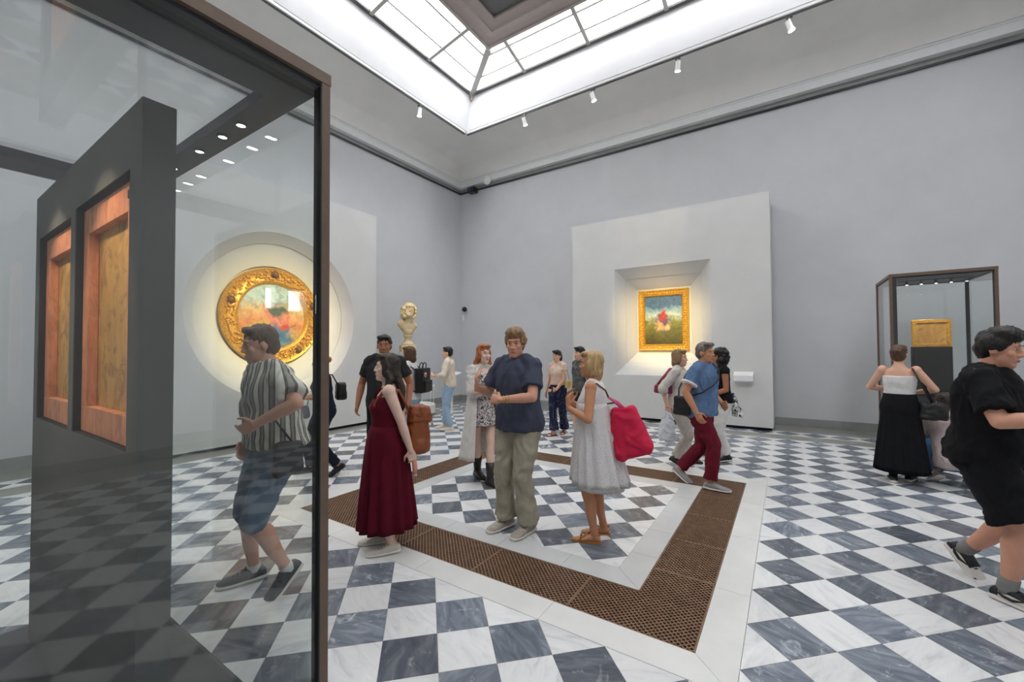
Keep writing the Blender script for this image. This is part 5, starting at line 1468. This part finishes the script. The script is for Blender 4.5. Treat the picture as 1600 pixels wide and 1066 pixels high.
# woman in a white dress with the pink bag
p = Person('blonde woman in sleeveless white lace dress with a pink shoulder bag', 934, 845, 1.59, -98, 'f', 'tan', 1.0, lean=(0, .03), armL=(-.13, .23, 1.20), elbL=(-.55, -.3, -.9), armR=(.10, .25, 1.22), elbR=(.5, -.3, -.9), footL=('px', 929, 848, -98, 0), footR=('px', 943, 834, -88, 0), head=(0, 4, 0), hair=('bob', 'blonde'), res=.006, handL=((.25, .1, 1), (.6, -.7, 0)), handR=((-.25, .1, 1), (-.6, -.7, 0)))
mb = MB(); mb.rings(p.trings(1.02, 1.425, .012))
for sd in 'LR': mb.tube([p.N + V(0, 0, -.035), p.sh[sd].lerp(p.N, .28) + V(0, 0, .006)], [.055, .046], 14)
p.emit(mb, 'dress_bodice', 'lace_white', .010, 2, None, (.004, (10, 10, 8)))
p.skirt('lace_white', 1.24, .52, (.225, .25), 'dress_skirt', 14, .15, add=.018, flare=.9, centre=V(0, -.03, 0), seed=6)
p.skirt('lace_white', 1.10, .48, (.195, .215), 'dress_lining', 10, .06, add=.010, flare=.9, centre=V(0, -.03, 0), seed=7)
p.shoes('tan_leather', 'tan_leather', 'sandal')
bg = p.frame('tote_bag', 'large bright pink cloth bag slung behind the woman in white', 'bag')
Mb = Matrix.Rotation(R(-14), 3, 'X')
p.part(bg, softbox(MB(), (-.06, -.335, .80), .12, .17, .42, .60, pw=.6, M=Matrix.Rotation(R(-14), 3, 'X')), 'bag_body', 'pink_cloth', .010, (.016, (8, 8, 6)), seed=9)
for sx_ in (-.10, -.02): p.part(bg, MB().tube([(sx_, -.25, 1.19), (sx_ - .02, -.19, 1.25), (-.11, -.12, 1.30)], [.012, .012, .008], 8), 'bag_tab', 'pink_leather')
p.part(bg, MB().tube([(-.11, -.12, 1.30), (-.115, -.095, 1.36), (-.105, -.02, 1.415), (-.10, .04, 1.40), (-.08, .105, 1.30), (-.05, .0, 1.22), (-.04, -.19, 1.25)], .008, 8), 'strap', 'strap_brown')

# man in a denim shirt walking right
p = Person('man in blue denim shirt and burgundy trousers striding to the right', 1096, 756, 1.72, 64, 'm', 'tan', 1.12, lean=(0, .05), drop=.035, armR=(.30, .10, .88), elbR=(.6, -.8, 0), armL=(-.27, .12, .95), footR=('px', 1110, 765, 78, 0), footL=('px', 1057, 748, 60, 28), head=(4, 0, 0), hair=('short', 'grey'), curl=(.5, .4))
p.shirt('denim_shirt', .84, .62, .024, .020, wr=.010, sl_add=.026, collar=True, seed=11, cuff='badge_white'); p.trousers('burgundy_trouser', 1.93, .014, .022, 1.0, wr=.008, seed=12); p.shoes('shoe_grey', 'sole_white')
bg = p.frame('crossbody_bag', 'small black crossbody bag on the hip of the man in denim shirt', 'bag'); p.part(bg, softbox(MB(), (.235, -.10, .82), .05, .10, .22, .9), 'bag_body', 'bag_black', .009, (.004, (12, 12, 12)))
p.part(bg, MB().tube([(.235, -.05, 1.03), (.20, .12, 1.09), (.11, .205, 1.17), (.0, .225, 1.25), (-.085, .185, 1.35), (-.12, .07, 1.445), (-.10, -.06, 1.445), (.0, -.15, 1.32), (.19, -.16, 1.12), (.235, -.14, 1.03)], .008, 8), 'strap', 'bag_black')

# woman beyond him with the maroon bag
p = Person('sandy-haired woman in beige half hidden behind the man in denim shirt', 1062, 731, 1.62, 75, 'f', 'light', 1.0, drop=.02, armR=(.22, -.10, .90), elbR=(.6, -.7, 0), footR=('px', 1052, 728, 75, 24), footL=('px', 1074, 722, 78, 0), hair=('bob', 'sandy'), curl=(.5, .95))
p.shirt('beige', .84, 1.3, .020, .014); p.trousers('beige', 1.94, .014, .03, 1.0); p.shoes('boot_leather', 'sole_dark')
bg = p.frame('shoulder_bag', 'maroon leather shoulder bag of the half-hidden woman in beige', 'bag'); p.part(bg, softbox(MB(), (.14, -.17, 1.06), .07, .135, .12, .9, pw=.7), 'bag_body', 'maroon_leather', .010)
p.part(bg, MB().rings([ellring(V(.14, -.17, 1.16), V(1, 0, 0), V(0, 1, 0), .055, .118, 20), ellring(V(.14, -.12, 1.30), V(1, 0, 0), V(0, 1, 0), .02, .06, 20), ellring(V(.13, -.06, 1.42), V(1, 0, 0), V(0, 1, 0), .012, .03, 20)]), 'bag_strap', 'maroon_leather')
bg = p.frame('plastic_bag', 'white plastic carrier bag hanging from the half-hidden woman in beige', 'bag'); w = p.wri['R'] + V(0, 0, -.09)
mb = MB(); softbox(mb, (w.x, w.y, w.z - .40), .085, .125, .30, .7, pw=.8); p.part(bg, mb, 'bag_body', 'plastic_bag', .010, (.016, (10, 10, 8)), seed=13)
for sg in (-1, 1): p.part(bg, MB().tube([(w.x, w.y + sg * .06, w.z - .12), (w.x, w.y + sg * .025, w.z - .04), (w.x, w.y, w.z + .01)], [.028, .016, .008], 10), 'bag_handle', 'plastic_bag')

# woman in white trousers
p = Person('curly dark-haired woman in black top and white trousers by the label ledge', 1128, 719, 1.60, -68, 'f', 'brown', 1.06, armL=(-.12, .22, 1.00), elbL=(-.5, -.7, -.4), armR=(.10, .2, 1.0), footL=('px', 1136, 721, -55, 0), footR=('px', 1116, 714, -70, 0), hair=('curly', 'black'), drop=.01)
p.shirt('black_cloth', .90, .12, .018, .010); p.trousers('white_cloth', 1.93, .016, .028, 1.0); p.shoes('shoe_black', 'sole_white', 'hightop', lace='sole_white')
bg = p.frame('scarf', 'black-and-white printed scarf hanging behind the woman in white trousers', 'scarf'); mb = MB()
mb.rings([ellring(V(-.05, -.15 - .08 * (1 - u), 1.04 - .36 * (1 - u)), V(1, 0, 0), V(0, 1, 0), .02 + .055 * (1 - u), .015 + .06 * (1 - u) * (1 + .2 * math.sin(9 * u)), 20) for u in (0, .2, .4, .6, .8, 1)]); p.part(bg, mb, 'cloth', 'scarf_print', .009, (.014, (16, 16, 10)))

# woman in the long black skirt, from behind
p = Person('woman with bare shoulders in white top and long black skirt seen from behind', 1409, 751, 1.64, 172, 'f', 'light', 1.08, armL=(-.10, .22, 1.12), elbL=(-.9, -.2, -.5), armR=(.12, .20, 1.10), elbR=(.9, -.2, -.5), footL=('px', 1396, 753, 186, 0), footR=('px', 1421, 752, 168, 0), hair=('bun', 'brown'))
mb = MB(); mb.rings(p.trings(1.04, 1.315, .010)); p.emit(mb, 'top', 'white_cloth', .011, 2, None, (.004, (10, 10, 8)))
p.skirt('black_cloth', 1.09, .13, (.26, .22), 'skirt', 17, .07, add=.016, flare=.9, seed=8); p.shoes('shoe_black', 'sole_white'); p.socks('sock_black', .06)
bg = p.frame('shoulder_bag', 'soft black shoulder bag beside the woman in the long black skirt', 'bag'); p.part(bg, softbox(MB(), (.30, -.02, .80), .14, .10, .20, .8, pw=.7), 'bag_body', 'bag_black', .012, (.010, (9, 9, 9))); p.part(bg, MB().tube([(.30, -.04, .98), (.22, -.10, 1.20), (.13, -.05, 1.41), (.16, .06, 1.36), (.30, .05, .98)], .010, 8), 'strap', 'bag_black')

# visitor crouching by the right-hand case
p = Person('visitor in striped T-shirt and jeans crouching beside the right-hand glass case', 1496, 762, 1.68, 200, 'm', 'light', 1.0, lean=(0, .20), drop=.60, armL=(-.16, .42, .62), armR=(.16, .42, .62), footL=(-.13, .06, -8, 28, 0), footR=(.12, .0, 8, 40, 0), head=(0, -10, 0), hair=('short', 'dark'))
p.shirt('stripe_tee', .82, .7, .024, .016, wr=.009, seed=15); p.trousers('denim_blue', 1.92, .012, .012, 1.0); p.shoes('shoe_grey', 'sole_white')

# large man in black, near right
p = Person('large man in black T-shirt and shorts striding past on the far right', 1546, 922, 1.76, 76, 'm', 'ruddy', 1.22, lean=(0, .03), drop=.03, armR=(.20, .36, 1.16), elbR=(.6, -.4, -.7), armL=(-.12, .36, 1.18), elbL=(-.5, -.4, -.7), footR=('px', 1574, 942, 66, 0), footL=('px', 1484, 884, 58, 44), head=(0, -10, 0), hair=('thick', 'black'), res=.006, handR=((-.2, .8, .3), (-1, 0, 0)))
p.shirt('black_cloth', .85, .80, .028, .006, wr=.012, sl_add=.034, seed=17); p.trousers('black_cloth', .93, .030, .022, 1.0, 'shorts', wr=.008); p.shoes('sole_white', 'sole_white', lace='shoe_black', swoosh='shoe_black'); p.socks('sock_grey', .18)
ph_ = p.frame('phone', 'phone held up by the large man in black', 'phone'); w = p.wri['R'] + V(-.05, .10, .04); p.part(ph_, MB().box(w.x - .038, w.x + .038, w.y - .005, w.y + .005, w.z - .07, w.z + .08), 'phone_body', 'phone', smooth=False)
